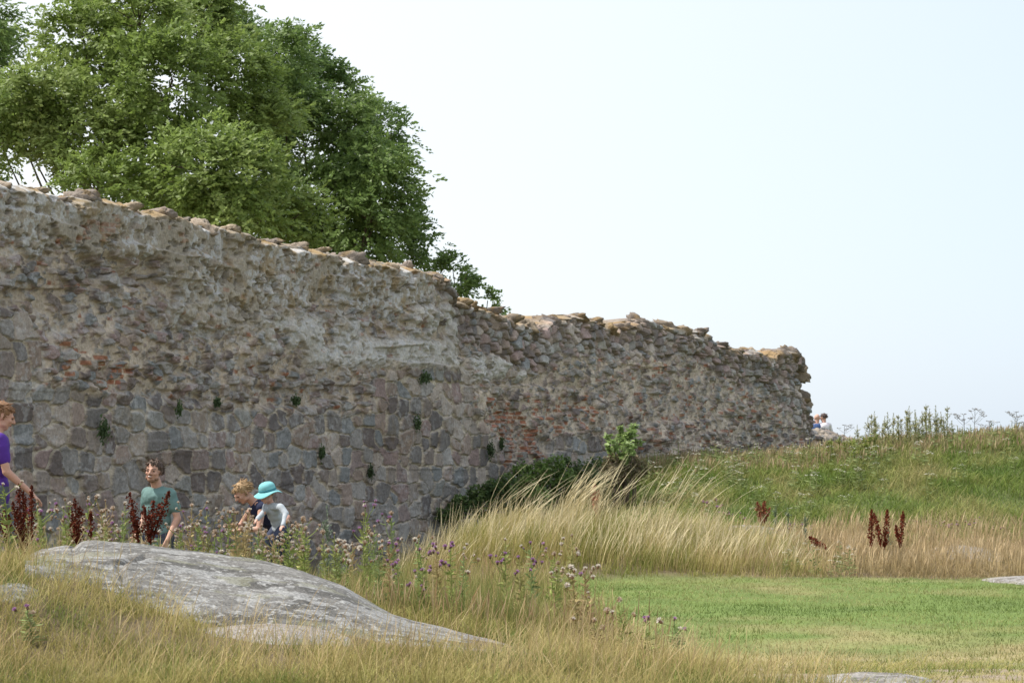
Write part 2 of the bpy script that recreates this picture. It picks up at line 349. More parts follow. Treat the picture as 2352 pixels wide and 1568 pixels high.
# assemble front sheet + a back sheet 1.3 m behind, stitched at top and right end
V1 = np.stack([BX, BY, WZ], -1)
rows_b = np.linspace(NR - 1, 0, 30).astype(int)
Vb = np.stack([WX - wn[0] * (1.3 + 0.2 * nA), WY - wn[1] * (1.3 + 0.2 * nA), WZ], -1)
i1 = np.arange(NC * NR).reshape(NR, NC); cs = np.arange(0, NC, 1)
i2 = np.arange(len(rows_b) * NC).reshape(len(rows_b), NC) + NC * NR
# middle crest row, a little lower, for a lumpy top
mid = []
for k, t in enumerate((0.25, 0.5, 0.75)):
    m_ = V1[-1] * (1 - t) + Vb[-1] * t; m_[:, 2] += -0.03 + 0.10 * (fbm(U[-1] * 3, U[-1] * 0 + k, 3, 80) - 0.5); mid.append(m_)
i3 = np.arange(3 * NC).reshape(3, NC) + NC * NR + len(rows_b) * NC
Vall = np.concatenate([V1.reshape(-1, 3), Vb[rows_b].reshape(-1, 3), np.array(mid).reshape(-1, 3)])
Call = np.concatenate([WC.reshape(-1, 3), WC[rows_b].reshape(-1, 3), np.repeat(WC[-1][None], 3, 0).reshape(-1, 3)])
def grid(i): return np.stack([i[:-1, :-1], i[:-1, 1:], i[1:, 1:], i[1:, :-1]], -1).reshape(-1, 4)
topband = np.concatenate([i1[-1:], i3, i2[:1]])
ends = np.array([[i1[rows_b[k], NC - 1], i2[k, NC - 1], i2[k + 1, NC - 1], i1[rows_b[k + 1], NC - 1]] for k in range(len(rows_b) - 1)])
endl = np.array([[i1[rows_b[k], 0], i1[rows_b[k + 1], 0], i2[k + 1, 0], i2[k, 0]] for k in range(len(rows_b) - 1)])
M_WALL = attrmat('wall_masonry', 0.95, 26, 0.28, 0.55, 0.03, 0.15)
wall = empty('ruined_wall', (float(WX[0, 0]), float(WY[0, 0]), 0))
org = np.array([float(WX[0, 0]), float(WY[0, 0]), 0])
npmesh('masonry', Vall - org, np.concatenate([grid(i1), grid(topband), grid(i2), ends, endl]), M_WALL, Call, wall, smooth=True)
tag(wall, 'long ruined castle wall of fieldstone, brick and crumbling plaster, its top stepping down to the right', 'wall')

def rock_mesh(sx, sy, sz, seed, res=20, rough=0.35, flat=0.0):
    """lumpy stone as verts, quads (superellipsoid with noise)"""
    th = np.linspace(0, 2 * np.pi, res, endpoint=False); ph = np.linspace(-np.pi / 2, np.pi / 2, res // 2 + 1)
    T, Ph = np.meshgrid(th, ph)
    e = 0.65
    f = lambda v: np.sign(v) * np.abs(v) ** e
    x = f(np.cos(Ph)) * f(np.cos(T)); y = f(np.cos(Ph)) * f(np.sin(T)); z = f(np.sin(Ph))
    n = fbm(x * 1.3 + z * 0.7 + seed * 3.1, y * 1.3 - z * 0.9 + seed * 1.7, 3, seed)
    n = n + 0.5 * (fbm(x * 4 + z * 2, y * 4 - z * 3, 2, seed + 5) - 0.5)
    k = 1 + rough * (n - 0.5) * 2; n0 = n[:1, :1]
    k[0] = k[0].mean(); k[-1] = k[-1].mean()
    V = np.stack([x * k * sx, y * k * sy, z * k * sz], -1).reshape(-1, 3)
    i = np.arange(T.size).reshape(T.shape); i = np.concatenate([i, i[:, :1]], 1)
    return V, grid(i), n.reshape(-1)
def eulm(a, b, c): return np.array(Euler((float(a), float(b), float(c))).to_matrix())
def rotz(V, a):
    c, s = math.cos(a), math.sin(a); M = np.array([[c, -s, 0], [s, c, 0], [0, 0, 1]]); return V @ M.T
wall_ang = math.atan2(wd[1], wd[0])
CREST = [(18, 424, 34, 10), (88, 438, 26, 8), (150, 452, 20, 7), (215, 452, 44, 12), (262, 462, 34, 9), (312, 474, 26, 9), (385, 490, 30, 12), (435, 502, 20, 9), (490, 517, 34, 11), (545, 527, 28, 9), (596, 548, 24, 9), (640, 554, 22, 8), (700, 568, 24, 8), (745, 575, 26, 8), (780, 588, 16, 9), (826, 594, 18, 11), (858, 602, 14, 8), (905, 612, 26, 12), (948, 617, 28, 10), (1008, 634, 30, 9), (1030, 655, 16, 8), (1066, 692, 18, 8), (1100, 702, 18, 9), (1142, 716, 20, 10), (1180, 732, 20, 9), (1228, 742, 24, 9), (1285, 732, 24, 9), (1340, 729, 22, 8), (1376, 737, 20, 9), (1412, 750, 16, 8), (1442, 745, 10, 6), (1490, 738, 34, 11), (1545, 744, 22, 8), (1580, 753, 22, 8), (1620, 760, 24, 7), (1665, 790, 16, 8), (1700, 800, 20, 7), (1745, 806, 22, 8), (1795, 810, 20, 7), (1832, 806, 24, 8), (1846, 828, 12, 9), (1851, 852, 9, 10), (1852, 905, 12, 12), (1862, 960, 12, 14), (1840, 882, 14, 10), (1858, 930, 9, 10)]
for k, (px, py, wpx, hpx) in enumerate(CREST):
    Y = float(wallY(px)); sc_ = Y / F
    V, q_, n_ = rock_mesh(wpx * sc_ * (0.42 + 0.2 * hash2(k, 5)), 0.24, hpx * sc_ * (1.1 + 0.6 * hash2(k, 6)), 900 + k, 30, 0.85)
    V = V @ eulm((hash2(k, 7) - 0.5) * 0.5, (hash2(k, 8) - 0.5) * 0.35, wall_ang + (hash2(k, 1) - 0.5) * 0.7).T
    p = P(px, py + 7, Y); p[0] -= wn[0] * 0.22; p[1] -= wn[1] * 0.22
    base = np.array([(0.30, 0.25, 0.2), (0.34, 0.28, 0.21), (0.26, 0.22, 0.19), (0.22, 0.19, 0.165)][k % 4])
    if px > 1040: base = base * 0.8
    col = base[None] * (0.75 + 0.5 * n_[:, None])
    o_ = 0.7 * ss(0.54, 0.64, fbm(V[:, 0] * 7, V[:, 1] * 7 + V[:, 2] * 5 + k, 3, 33))[:, None] * 0.8
    col = col * (1 - o_) + np.array([0.30, 0.20, 0.08]) * o_ * 0.9
    npmesh('crest_stone', V + p - org, q_, M_WALL, col, wall, smooth=True)

# low remnant of the wall behind the end of the ruin
lw = empty('low_wall_remnant', tuple(P(1930, 1040, 58) * np.array([1, 1, 0]) + np.array([0, 0, 1.2])))
lorg = np.array(lw.location)
a_, b_ = P(1835, 1040, 57.0), P(2005, 1040, 59.5)
nu, nv = 260, 90
uu, vv = np.meshgrid(np.linspace(0, 1, nu), np.linspace(0, 1, nv))
prof_h = np.interp(uu, [0, 0.25, 0.45, 0.6, 0.85, 1.0], [0.80, 0.74, 0.66, 0.62, 0.48, 0.0]) + 0.10 * (fbm(uu * 22, uu * 0, 3, 40) - 0.5)
zz = np.where(vv < 0.5, vv / 0.5 * 0.7, 0.7 + (vv - 0.5) / 0.5 * 0.3)
back = np.where(vv < 0.5, 0, (vv - 0.5) / 0.5) * 1.3
Zw = 1.35 + zz * (prof_h + 0.10) 
g1, g2, gh, ghb, grx, gry = voronoi(uu * 1.9 / 0.24 + 4, (vv * 1.6) / 0.2, 700, 0.9)
ge = ss(0.02, 0.2, g2 - g1)
dd = ge * (0.05 + 0.07 * gh) + 0.05 * (fbm(uu * 14, vv * 12, 3, 41) - 0.5)
Xw = a_[0] + (b_[0] - a_[0]) * uu - wn[0] * back * 0.2 + 0; Yw = a_[1] + (b_[1] - a_[1]) * uu + back - dd * (vv < 0.5)
Zw = Zw + dd * (vv >= 0.5)
cc = mixc(np.broadcast_to(np.array([0.3, 0.26, 0.2]), uu.shape + (3,)), pal(ghb, [(0.2, 0.18, 0.165), (0.28, 0.24, 0.2), (0.16, 0.16, 0.16), (0.25, 0.2, 0.17)]), ge)
npmesh('masonry', np.stack([Xw, Yw, Zw], -1).reshape(-1, 3) - lorg, grid(np.arange(nu * nv).reshape(nv, nu)), M_WALL, cc.reshape(-1, 3), lw, smooth=True)
tag(lw, 'low broken stub of stone wall just past the end of the tall ruin', 'wall')
# ---------------------------------------------------------------- boulders
M_ROCK = attrmat('lichen_granite', 0.92, 55, 0.5, 0.7, 0.02, 0.2)
def rock_color(X, Z, seed, base=(0.165, 0.16, 0.15), pink=None):
    n = fbm(X * 3, Z * 3, 4, seed)[..., None]; f = fbm(X * 22, Z * 22, 3, seed + 1)[..., None]
    c = np.array(base) * (0.45 + 0.5 * n + 0.65 * f)
    dk = ss(0.50, 0.62, fbm(X * 2.2 + 4, Z * 5, 4, seed + 2))[..., None]
    c = c * (1 - 0.38 * dk)
    w1 = fbm(X * 5, Z * 5, 2, seed + 6) * 0.25
    a = fbm(X * 10 + w1, Z * 11 + w1, 5, seed + 3) * 0.6 + 0.4 * fbm(X * 2.5 + w1, Z * 3 + w1, 3, seed + 8)
    l1 = ss(0.535, 0.55, a)[..., None] * (0.55 + 0.45 * f)
    c = c * (1 - l1) + np.array([0.29, 0.29, 0.285]) * l1
    sp = ss(0.66, 0.70, fbm(X * 26, Z * 26, 3, seed + 9))[..., None] * 0.8
    c = c * (1 - sp) + np.array([0.36, 0.36, 0.35]) * sp
    ol = ss(0.62, 0.68, fbm(X * 3.1 - 7, Z * 6, 4, seed + 4))[..., None] * 0.5
    c = c * (1 - ol) + np.array([0.20, 0.20, 0.13]) * ol
    if pink is not None:
        p = pink[..., None] * 0.8
        c = c * (1 - p) + np.array([0.29, 0.225, 0.205]) * (0.7 + 0.6 * f) * p
    return c
# long whaleback boulder: columns follow the photo's ridge (px, ridge py, front base py)
RID = np.array([(60, 1272, 1300), (95, 1258, 1318), (150, 1248, 1345), (172, 1250, 1360), (190, 1238, 1375), (215, 1235, 1385), (270, 1236, 1400), (330, 1240, 1415), (430, 1248, 1435), (500, 1258, 1450), (600, 1272, 1462), (700, 1292, 1470), (790, 1320, 1478), (850, 1352, 1482), (900, 1380, 1484), (980, 1408, 1486), (1080, 1438, 1488), (1160, 1462, 1488), (1230, 1484, 1492)], float)
nu, nv = 760, 300
pu = np.linspace(60, 1230, nu); vv1 = np.linspace(0, 1.6, nv)
PU, VV = np.meshgrid(pu, vv1)
rid = np.interp(PU, RID[:, 0], RID[:, 1]); bas = np.interp(PU, RID[:, 0], RID[:, 2])
Yr_ = 17.4 - 0.0 * PU; Yb_ = 15.6
zr = CAMZ + (1040 - rid) / F * 17.4; zb = CAMZ + (1040 - bas) / F * 15.6
Yg = np.where(VV <= 1, 15.6 + 1.8 * VV, 17.4 + (VV - 1) * 1.6)
kk = np.clip(VV, 0, 1)
prof = 1 - (1 - kk) ** 2.1
Zg = np.where(VV <= 1, zb + (zr - zb) * prof, zr - (zr - zb + 0.35) * ((VV - 1) / 0.6) ** 2)
Zg = Zg - 0.9 * ss(0.06, 0.0, VV) * 0.45
Xg = (PU - 1176) * x0 * np.where(VV <= 1, Yg, 17.4 + (VV - 1) * 0.5)
big = fbm(Xg * 1.1, Yg * 1.6, 4, 120) - 0.5; sm = fbm(Xg * 6, Yg * 7, 4, 121) - 0.5
cr = np.zeros_like(Xg)
def crack(x1, y1, x2, y2, w_, d_):
    """groove between two px/v points, rough edged"""
    global cr
    px_ = PU / 300 + 0.10 * (fbm(PU / 40, VV * 8, 3, 122) - 0.5); vy = VV * 1.0
    ax, ay, bx, by = x1 / 300, y1, x2 / 300, y2
    t = np.clip(((px_ - ax) * (bx - ax) + (vy - ay) * (by - ay)) / ((bx - ax) ** 2 + (by - ay) ** 2), 0, 1)
    d = np.hypot(px_ - ax - t * (bx - ax), vy - ay - t * (by - ay))
    cr = np.maximum(cr, d_ * ss(w_, 0, d))
crack(165, 0.93, 200, 0.70, 0.03, 0.06); crack(165, 1.0, 182, 1.1, 0.03, 0.06)
crack(275, 0.42, 330, 0.62, 0.05, 0.035); crack(275, 0.42, 300, 0.22, 0.05, 0.035); crack(270, 0.72, 420, 0.80, 0.02, 0.02)
crack(560, 0.30, 900, 0.22, 0.012, 0.012)
step = 0.05 * ss(0.0, 0.05, VV - 0.40 - 0.0006 * (PU - 300) + 0.12 * (fbm(PU / 90, VV * 2, 3, 124) - 0.5)) * ss(520, 330, PU)
lay = 0.018 * np.floor(fbm(PU / 260, VV * 2.4, 3, 126) * 6) / 6
Zg = Zg + 0.10 * big * np.minimum(1, (1.6 - VV) * 2) * (0.3 + 0.7 * ss(0, .3, VV)) + 0.02 * sm - cr + step * 0.6 + lay - 0.075 * ss(0, 0.6, VV)
pink = ss(0.12, 0.02, VV) * ss(560, 760, PU) + ss(1000, 1180, PU) * 0.6
AL = Yg + 1.6 * Zg; col = rock_color(Xg, AL, 130, pink=np.clip(pink, 0, 1))
wl_ = (ss(0.5, 0.9, VV + 0.6 * (fbm(Xg * 4, Yg * 4, 4, 131) - 0.5)) * (0.18))[..., None]
col = col * (1 - wl_) + np.array([0.26, 0.25, 0.235]) * wl_
bo = npmesh('boulder', np.stack([Xg, Yg, Zg], -1).reshape(-1, 3), grid(np.arange(nu * nv).reshape(nv, nu)), M_ROCK, col.reshape(-1, 3), smooth=True)
tag(bo, 'long low whaleback boulder of grey lichen-covered granite in the foreground grass', 'boulder')

def slab(name, pts, Y0, Y1, thick, seed, label, base=(0.27, 0.255, 0.24), pk=0.2):
    """flat outcrop given by px outline extents: pts=(px0, px1), between distances Y0..Y1, lying on the ground"""
    px0, px1 = pts
    n1_, n2_ = 120, 60
    a, b = np.meshgrid(np.linspace(-1, 1, n1_), np.linspace(-1, 1, n2_))
    Yc = (Y0 + Y1) / 2; xc = ((px0 + px1) / 2 - 1176) * x0 * Yc; hx = (px1 - px0) / 2 * x0 * Yc; hy = (Y1 - Y0) / 2
    X = xc + a * hx; Yv = Yc + b * hy
    ang = np.arctan2(b, a); rr = np.hypot(a, b); lim = 0.82 + 0.35 * (fbm(np.cos(ang) * 1.5 + seed, np.sin(ang) * 1.5, 3, seed) - 0.5)
    t = np.clip(rr / lim, 0, 1.3)
    z = ground_z(X, Yv) + thick * (1 - np.clip(t, 0, 1) ** 3.0) - 0.35 * ss(0.95, 1.25, t) + 0.05 * (fbm(X * 3, Yv * 3, 4, seed + 1) - 0.5) - 0.01
    c = rock_color(X, Yv, seed + 2, base, pink=np.full(X.shape, pk))
    o = npmesh(name, np.stack([X, Yv, z], -1).reshape(-1, 3), grid(np.arange(n1_ * n2_).reshape(n2_, n1_)), M_ROCK, c.reshape(-1, 3), smooth=True)
    tag(o, label, 'rock'); return o
slab('rock_slab', (400, 860), 14.9, 15.75, 0.07, 150, 'low flat rock shelf in the grass just below the long boulder', pk=0.35)
slab('rock_slab', (-60, 110), 14.8, 15.5, 0.04, 160, 'grey rock half hidden by grass at the left edge, left of the boulder', (0.13, 0.13, 0.125), 0.0)
slab('rock_slab', (1815, 2180), 13.7, 14.75, 0.035, 170, 'pale flat rock at the bottom edge of the lawn', (0.26, 0.25, 0.23))
slab('rock_slab', (2230, 2520), 29.0, 31.4, 0.07, 180, 'smooth pale rock at the right edge where the lawn meets the dry grass', (0.26, 0.25, 0.22))
slab('rock_slab', (2090, 2340), 33.0, 35.4, 0.10, 190, 'grey rock ridge showing through the pinkish dry grass below the bank', (0.22, 0.21, 0.20))
slab('rock_slab', (1600, 1860), 36.0, 37.2, 0.20, 200, 'narrow grey rock behind the straw-coloured grass left of the fallen dock', (0.22, 0.21, 0.21))

# ---------------------------------------------------------------- grass
def blades(name, Pb, H, W, az, lean, c0, c1, seg=3, head=0.0, mat=None, headc=None, droop=1.6, parent=None):
    """curved strips. Pb (n,3) base; H,W,az,lean (n,), colours (n,3); head: widened seed head at the tip"""
    n = len(Pb); t = np.linspace(0, 1, seg + 1)
    dirx, diry = np.cos(az), np.sin(az)
    wa = az + np.pi / 2 + rng.uniform(-1.2, 1.2, n)
    wxv, wyv = np.cos(wa), np.sin(wa)
    V = np.zeros((n, seg + 1, 2, 3)); Cc = np.zeros((n, seg + 1, 2, 3))
    for k, tk in enumerate(t):
        off = lean * H * tk ** droop
        hz = H * (tk - 0.28 * np.clip(lean, 0, 1.5) * tk ** 2.5)
        wk = W * (1 - tk * 0.85) * 0.5
        if head: wk = np.where(tk > 0.62, W * head * (1.05 - tk) * 2.0, W * 0.5 * (1 - 0.5 * tk))
        ctr = Pb + np.stack([dirx * off, diry * off, hz], -1)
        sd = np.stack([wxv * wk, wyv * wk, 0 * wk], -1)
        V[:, k, 0] = ctr - sd; V[:, k, 1] = ctr + sd
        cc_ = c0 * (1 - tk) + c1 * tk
        if head and headc is not None and tk > 0.6: cc_ = headc
        Cc[:, k, 0] = cc_; Cc[:, k, 1] = cc_
    b = np.arange(n)[:, None] * (seg + 1) * 2 + np.arange(seg)[None] * 2
    q_ = np.stack([b, b + 1, b + 3, b + 2], -1).reshape(-1, 4)
    return V.reshape(-1, 3), q_, Cc.reshape(-1, 3)
def merge(parts):
    Vs, Qs, Cs = [], [], []; o = 0
    for V, q_, c in parts:
        Vs.append(V); Qs.append(q_ + o); Cs.append(c); o += len(V)
    return np.concatenate(Vs), np.concatenate(Qs), np.concatenate(Cs)
def scatter(n, x0_, x1_, y0_, y1_, mask=None, clump=0.0, cs=0.0, cscale=3.0, seed=0):
    X = rng.uniform(x0_, x1_, n); Y = rng.uniform(y0_, y1_, n)
    keep = np.ones(n, bool)
    if mask is not None: keep &= rng.random(n) < mask(X, Y)
    if clump: keep &= rng.random(n) < np.clip((fbm(X * cscale, Y * cscale, 3, 500 + seed) - 0.5) * clump + 0.6, 0.05, 1)
    X, Y = X[keep], Y[keep]
    return X, Y
def pick(cols, n, X=None, Y=None, s=0, sc=1.5):
    cols = np.array(cols); 
    if X is None: t = rng.random(n)
    else: t = np.clip((fbm(X * sc, Y * sc, 3, s) - 0.5) * 2.2 + 0.5 + rng.normal(0, 0.18, n), 0, 0.999)
    f = t * (len(cols) - 1); i = f.astype(int); fr = (f - i)[:, None]
    c = cols[i] * (1 - fr) + cols[np.minimum(i + 1, len(cols) - 1)] * fr
    return c * rng.uniform(0.75, 1.25, (n, 1))
def gr(X, Y, hmin, hmax, wd_, c0s, c1s, lean=(0.1, 0.5), wind=0.2, az0=0.0, azs=1.6, seg=3, head=0, headc=None, s=0, hs=None):
    n = len(X); Pb = np.stack([X, Y, ground_z(X, Y) - 0.02], -1)
    H = rng.uniform(hmin, hmax, n) * (0.7 + 0.6 * fbm(X * 1.2, Y * 1.2, 2, 800 + s))
    if hs is not None: H = H * hs
    az = az0 + rng.normal(0, azs, n); ln = rng.uniform(*lean, n)
    hc = None if headc is None else pick(headc, n)
    return blades('', Pb, H, wd_ * rng.uniform(0.7, 1.3, n), az, ln, pick(c0s, n, X, Y, s), pick(c1s, n, X, Y, s), seg, head, headc=hc)
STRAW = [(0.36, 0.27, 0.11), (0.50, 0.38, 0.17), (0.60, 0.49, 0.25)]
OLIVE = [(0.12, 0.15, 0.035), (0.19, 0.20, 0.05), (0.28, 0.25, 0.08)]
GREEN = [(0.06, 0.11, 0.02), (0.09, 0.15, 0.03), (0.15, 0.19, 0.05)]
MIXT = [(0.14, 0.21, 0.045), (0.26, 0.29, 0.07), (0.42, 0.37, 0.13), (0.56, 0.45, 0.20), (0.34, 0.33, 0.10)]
PINKD = [(0.40, 0.29, 0.16), (0.50, 0.38, 0.22), (0.58, 0.46, 0.29)]
nolawn = lambda X, Y: 1 - lawn_mask(X, Y)
def off_rock(X, Y):           # keep blades off the boulder top
    px_, _ = proj(X, Y, ground_z(X, Y))
    b = np.interp(px_, RID[:, 0], RID[:, 2], left=2000, right=2000); zb_ = CAMZ + (1040 - b) / F * 15.6
    inside = (px_ > 75) & (px_ < 1215) & (Y > 15.55) & (Y < 17.9)
    leftcover = ss(430, 200, px_) * ss(16.9, 16.0, Y)
    shelf = ss(430, 500, px_) * ss(900, 780, px_) * (Y > 14.75) * (Y < 15.6)
    return np.where(inside, leftcover * 0.8, 1.0 - 0.8 * shelf)
def frontm(X, Y): return nolawn(X, Y) * off_rock(X, Y)
# A: foreground dry grass
parts = []
X, Y = scatter(90000, -5.2, 2.4, 12.6, 17.6, frontm, 2.2, seed=1)
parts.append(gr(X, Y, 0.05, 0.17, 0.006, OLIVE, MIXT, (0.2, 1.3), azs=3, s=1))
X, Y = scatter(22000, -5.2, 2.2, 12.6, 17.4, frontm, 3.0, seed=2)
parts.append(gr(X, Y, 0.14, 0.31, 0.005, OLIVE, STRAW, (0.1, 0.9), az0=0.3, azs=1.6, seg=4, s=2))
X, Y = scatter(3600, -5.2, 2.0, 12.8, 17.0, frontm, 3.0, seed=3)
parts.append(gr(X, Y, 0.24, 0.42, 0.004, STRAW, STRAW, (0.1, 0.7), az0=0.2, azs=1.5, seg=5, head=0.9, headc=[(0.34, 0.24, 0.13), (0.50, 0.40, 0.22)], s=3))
V, q_, c_ = merge(parts)
tag(npmesh('foreground_grass', V, q_, M_GRASS, c_), 'dry straw and olive grass filling the foreground below the boulder', 'grass', kind='stuff')
# B: middle weedy grass, right of and behind the boulder
parts = []
behind = lambda X, Y: frontm(X, Y)
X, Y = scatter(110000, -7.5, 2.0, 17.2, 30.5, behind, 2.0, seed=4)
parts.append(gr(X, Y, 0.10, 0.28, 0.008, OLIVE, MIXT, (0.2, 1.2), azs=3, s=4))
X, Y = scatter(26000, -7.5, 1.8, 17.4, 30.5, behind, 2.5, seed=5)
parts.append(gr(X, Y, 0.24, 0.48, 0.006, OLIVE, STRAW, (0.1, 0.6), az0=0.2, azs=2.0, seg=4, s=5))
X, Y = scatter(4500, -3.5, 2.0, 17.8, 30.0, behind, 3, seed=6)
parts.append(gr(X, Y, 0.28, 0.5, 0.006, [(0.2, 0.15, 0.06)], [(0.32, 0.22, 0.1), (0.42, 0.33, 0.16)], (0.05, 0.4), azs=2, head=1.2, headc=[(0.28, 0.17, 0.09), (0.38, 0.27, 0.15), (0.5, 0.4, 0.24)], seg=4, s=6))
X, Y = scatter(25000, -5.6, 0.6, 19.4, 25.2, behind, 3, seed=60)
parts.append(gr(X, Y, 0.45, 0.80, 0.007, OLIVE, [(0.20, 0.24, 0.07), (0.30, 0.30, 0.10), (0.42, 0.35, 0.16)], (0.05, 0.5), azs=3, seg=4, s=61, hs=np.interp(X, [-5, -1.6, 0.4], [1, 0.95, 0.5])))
V, q_, c_ = merge(parts)
tag(npmesh('meadow_grass', V, q_, M_GRASS, c_), 'mixed green and dry meadow grass between the boulder and the wall', 'grass', kind='stuff')
# C: lawn
X, Y = scatter(200000, 0.4, 9.5, 12.8, 32.5, lambda a, b: lawn_mask(a, b) * (1 - 0.8 * bare_mask(a, b)), 0.3, cscale=1.2, seed=7)
dmx = dry_mask(X, Y)[:, None]
lc = pick([(0.12, 0.175, 0.045), (0.165, 0.22, 0.06), (0.23, 0.27, 0.085), (0.31, 0.31, 0.13)], len(X), X, Y, 7, 0.8) * (1 - dmx) + pick([(0.12, 0.16, 0.04), (0.30, 0.26, 0.12), (0.42, 0.35, 0.19)], len(X), X, Y, 8, 2.0) * dmx
Pb = np.stack([X, Y, ground_z(X, Y) - 0.01], -1); n = len(X)
hh = rng.uniform(0.02, 0.06, n) * (0.7 + 0.6 * fbm(X * 1.5, Y * 1.5, 2, 91))
lawnb = blades('', Pb, hh, rng.uniform(0.006, 0.010, n), rng.uniform(0, 6.28, n), rng.uniform(0.2, 1.2, n), lc * 0.9, lc * 1.15, 2)
X, Y = scatter(26000, 0.7, 9.0, 12.8, 20, lambda a, b: lawn_mask(a, b) * ss(20, 15, b), 6, cscale=2.2, seed=8)
tuft = gr(X, Y, 0.06, 0.15, 0.006, OLIVE, MIXT, (0.4, 1.4), s=8)
V, q_, c_ = merge([lawnb, tuft])
tag(npmesh('lawn_grass', V, q_, M_GRASS, c_), 'short green lawn grass, drying out towards the camera', 'grass', kind='stuff')
# D: tall pale grass leaning in the wind
def tallm(X, Y):
    e = np.interp(X, [-2.2, -1.4, -0.5, 1, 2.6, 3.6, 4.6], [0, 0.5, 1, 1, 1, 0.5, 0])
    return e * nolawn(X, Y)
parts = []
X, Y = scatter(46000, -2.4, 4.8, 30.3, 35.2, tallm, 2.0, seed=9)
hs = (0.55 + 0.9 * fbm(X * 2.2, Y * 2.2, 3, 606)) * ss(-0.4, 1.6, Y - lawn_back(X) + 0.6) * np.interp(X, [-2.2, -1.2, 0, 2.6, 4.6], [0.5, 0.8, 1, 1, 0.45]) * np.interp(Y, [30.3, 31.2, 32.5, 35], [0.5, 0.8, 1.0, 0.95])
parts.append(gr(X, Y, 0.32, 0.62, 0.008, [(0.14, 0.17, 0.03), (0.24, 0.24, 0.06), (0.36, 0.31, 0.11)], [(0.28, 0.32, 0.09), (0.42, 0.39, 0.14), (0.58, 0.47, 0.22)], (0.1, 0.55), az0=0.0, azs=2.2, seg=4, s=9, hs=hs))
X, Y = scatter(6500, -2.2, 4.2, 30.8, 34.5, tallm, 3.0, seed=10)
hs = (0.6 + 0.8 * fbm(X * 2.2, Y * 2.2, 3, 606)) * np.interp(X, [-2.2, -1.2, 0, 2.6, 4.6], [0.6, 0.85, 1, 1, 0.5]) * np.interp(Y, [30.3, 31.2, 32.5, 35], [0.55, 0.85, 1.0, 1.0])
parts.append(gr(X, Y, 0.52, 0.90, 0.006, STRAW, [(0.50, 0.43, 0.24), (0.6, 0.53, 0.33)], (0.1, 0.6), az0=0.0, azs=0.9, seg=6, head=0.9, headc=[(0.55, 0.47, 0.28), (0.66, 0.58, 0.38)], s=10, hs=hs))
# a few sheaves standing higher
for (px, dx) in ((1290, 0.0), (1312, 0.05), (1205, 0), (1400, 0), (1480, 0), (1575, 0.0), (1120, 0), (1345, 0), (1530, 0)):
    n = 34 if px in (1290, 1312) else 13
    Y = rng.normal(32.6, 0.10, n); X = (px - 25 - 1176) * x0 * Y + rng.normal(0, 0.09, n)
    parts.append(gr(X, Y, 1.05, 1.42, 0.006, STRAW, [(0.58, 0.5, 0.3)], (0.3, 0.8), az0=0.05, azs=0.3, seg=7, head=1.4, headc=[(0.62, 0.55, 0.35), (0.7, 0.62, 0.42)], s=11))
V, q_, c_ = merge(parts)
tag(npmesh('tall_grass', V, q_, M_GRASS, c_), 'tall straw-coloured grass with pale seed heads bent by the wind', 'grass', kind='stuff')
# E: pinkish dry band
def bandm(X, Y): return nolawn(X, Y) * ss(1.6, 3.4, X) * (1 - ss(35.6, 37.6, Y + 3.5 * (fbm(X * 0.7, Y * 0.5, 3, 77) - 0.5)))
parts = []
X, Y = scatter(90000, 1.5, 11.5, 30.2, 38.5, bandm, 1.5, seed=12)
parts.append(gr(X, Y, 0.12, 0.30, 0.010, [(0.2, 0.18, 0.07), (0.32, 0.26, 0.13)], PINKD, (0.1, 0.9), azs=3, s=12, seg=2, hs=0.18 + 0.82 * ss(-0.5, 2.2, Y - lawn_back(X))))
X, Y = scatter(14000, 1.5, 11.5, 31.6, 38.5, bandm, 2.0, seed=13)
parts.append(gr(X, Y, 0.25, 0.42, 0.007, STRAW, PINKD, (0.1, 0.4), head=1.3, headc=PINKD, seg=4, s=13))
V, q_, c_ = merge(parts)
tag(npmesh('dry_meadow_grass', V, q_, M_GRASS, c_), 'pinkish beige dry grass between the lawn and the green bank', 'grass', kind='stuff')
# F: bank

def bankm(X, Y): return ss(-2.4, -0.8, X) * ss(34.6, 36.8, Y + 3.5 * (fbm(X * 0.7, Y * 0.5, 3, 77) - 0.5))
parts = []
X, Y = scatter(160000, -2.4, 12.5, 34.0, 49, bankm, 1.2, cscale=1.0, seed=14)
px_, _ = proj(X, Y, ground_z(X, Y))
dist = (X * wn[0] + (Y - WA) * wn[1]) - (wallX(0) * WA * 0)  # filtered again below
GB = [(0.13, 0.21, 0.04), (0.20, 0.28, 0.055), (0.28, 0.33, 0.08), (0.32, 0.32, 0.11), (0.44, 0.38, 0.18)]
parts.append(gr(X, Y, 0.12, 0.32, 0.013, [(0.08, 0.13, 0.025), (0.14, 0.17, 0.04), (0.24, 0.22, 0.08)], GB, (0.3, 1.4), az0=0.2, azs=2.0, s=15))
X, Y = scatter(13000, -1.4, 12.5, 43.0, 49.5, bankm, 2.0, seed=16)
parts.append(gr(X, Y, 0.18, 0.36, 0.009, [(0.14, 0.14, 0.05)], [(0.30, 0.22, 0.12), (0.40, 0.31, 0.18), (0.24, 0.25, 0.10)], (0.05, 0.4), head=1.8, headc=[(0.30, 0.19, 0.12), (0.42, 0.33, 0.2), (0.28, 0.27, 0.13)], seg=4, s=17))
V, q_, c_ = merge(parts)
tag(npmesh('bank_grass', V, q_, M_GRASS, c_), 'thick green grass and weeds covering the bank under the wall', 'grass', kind='stuff')

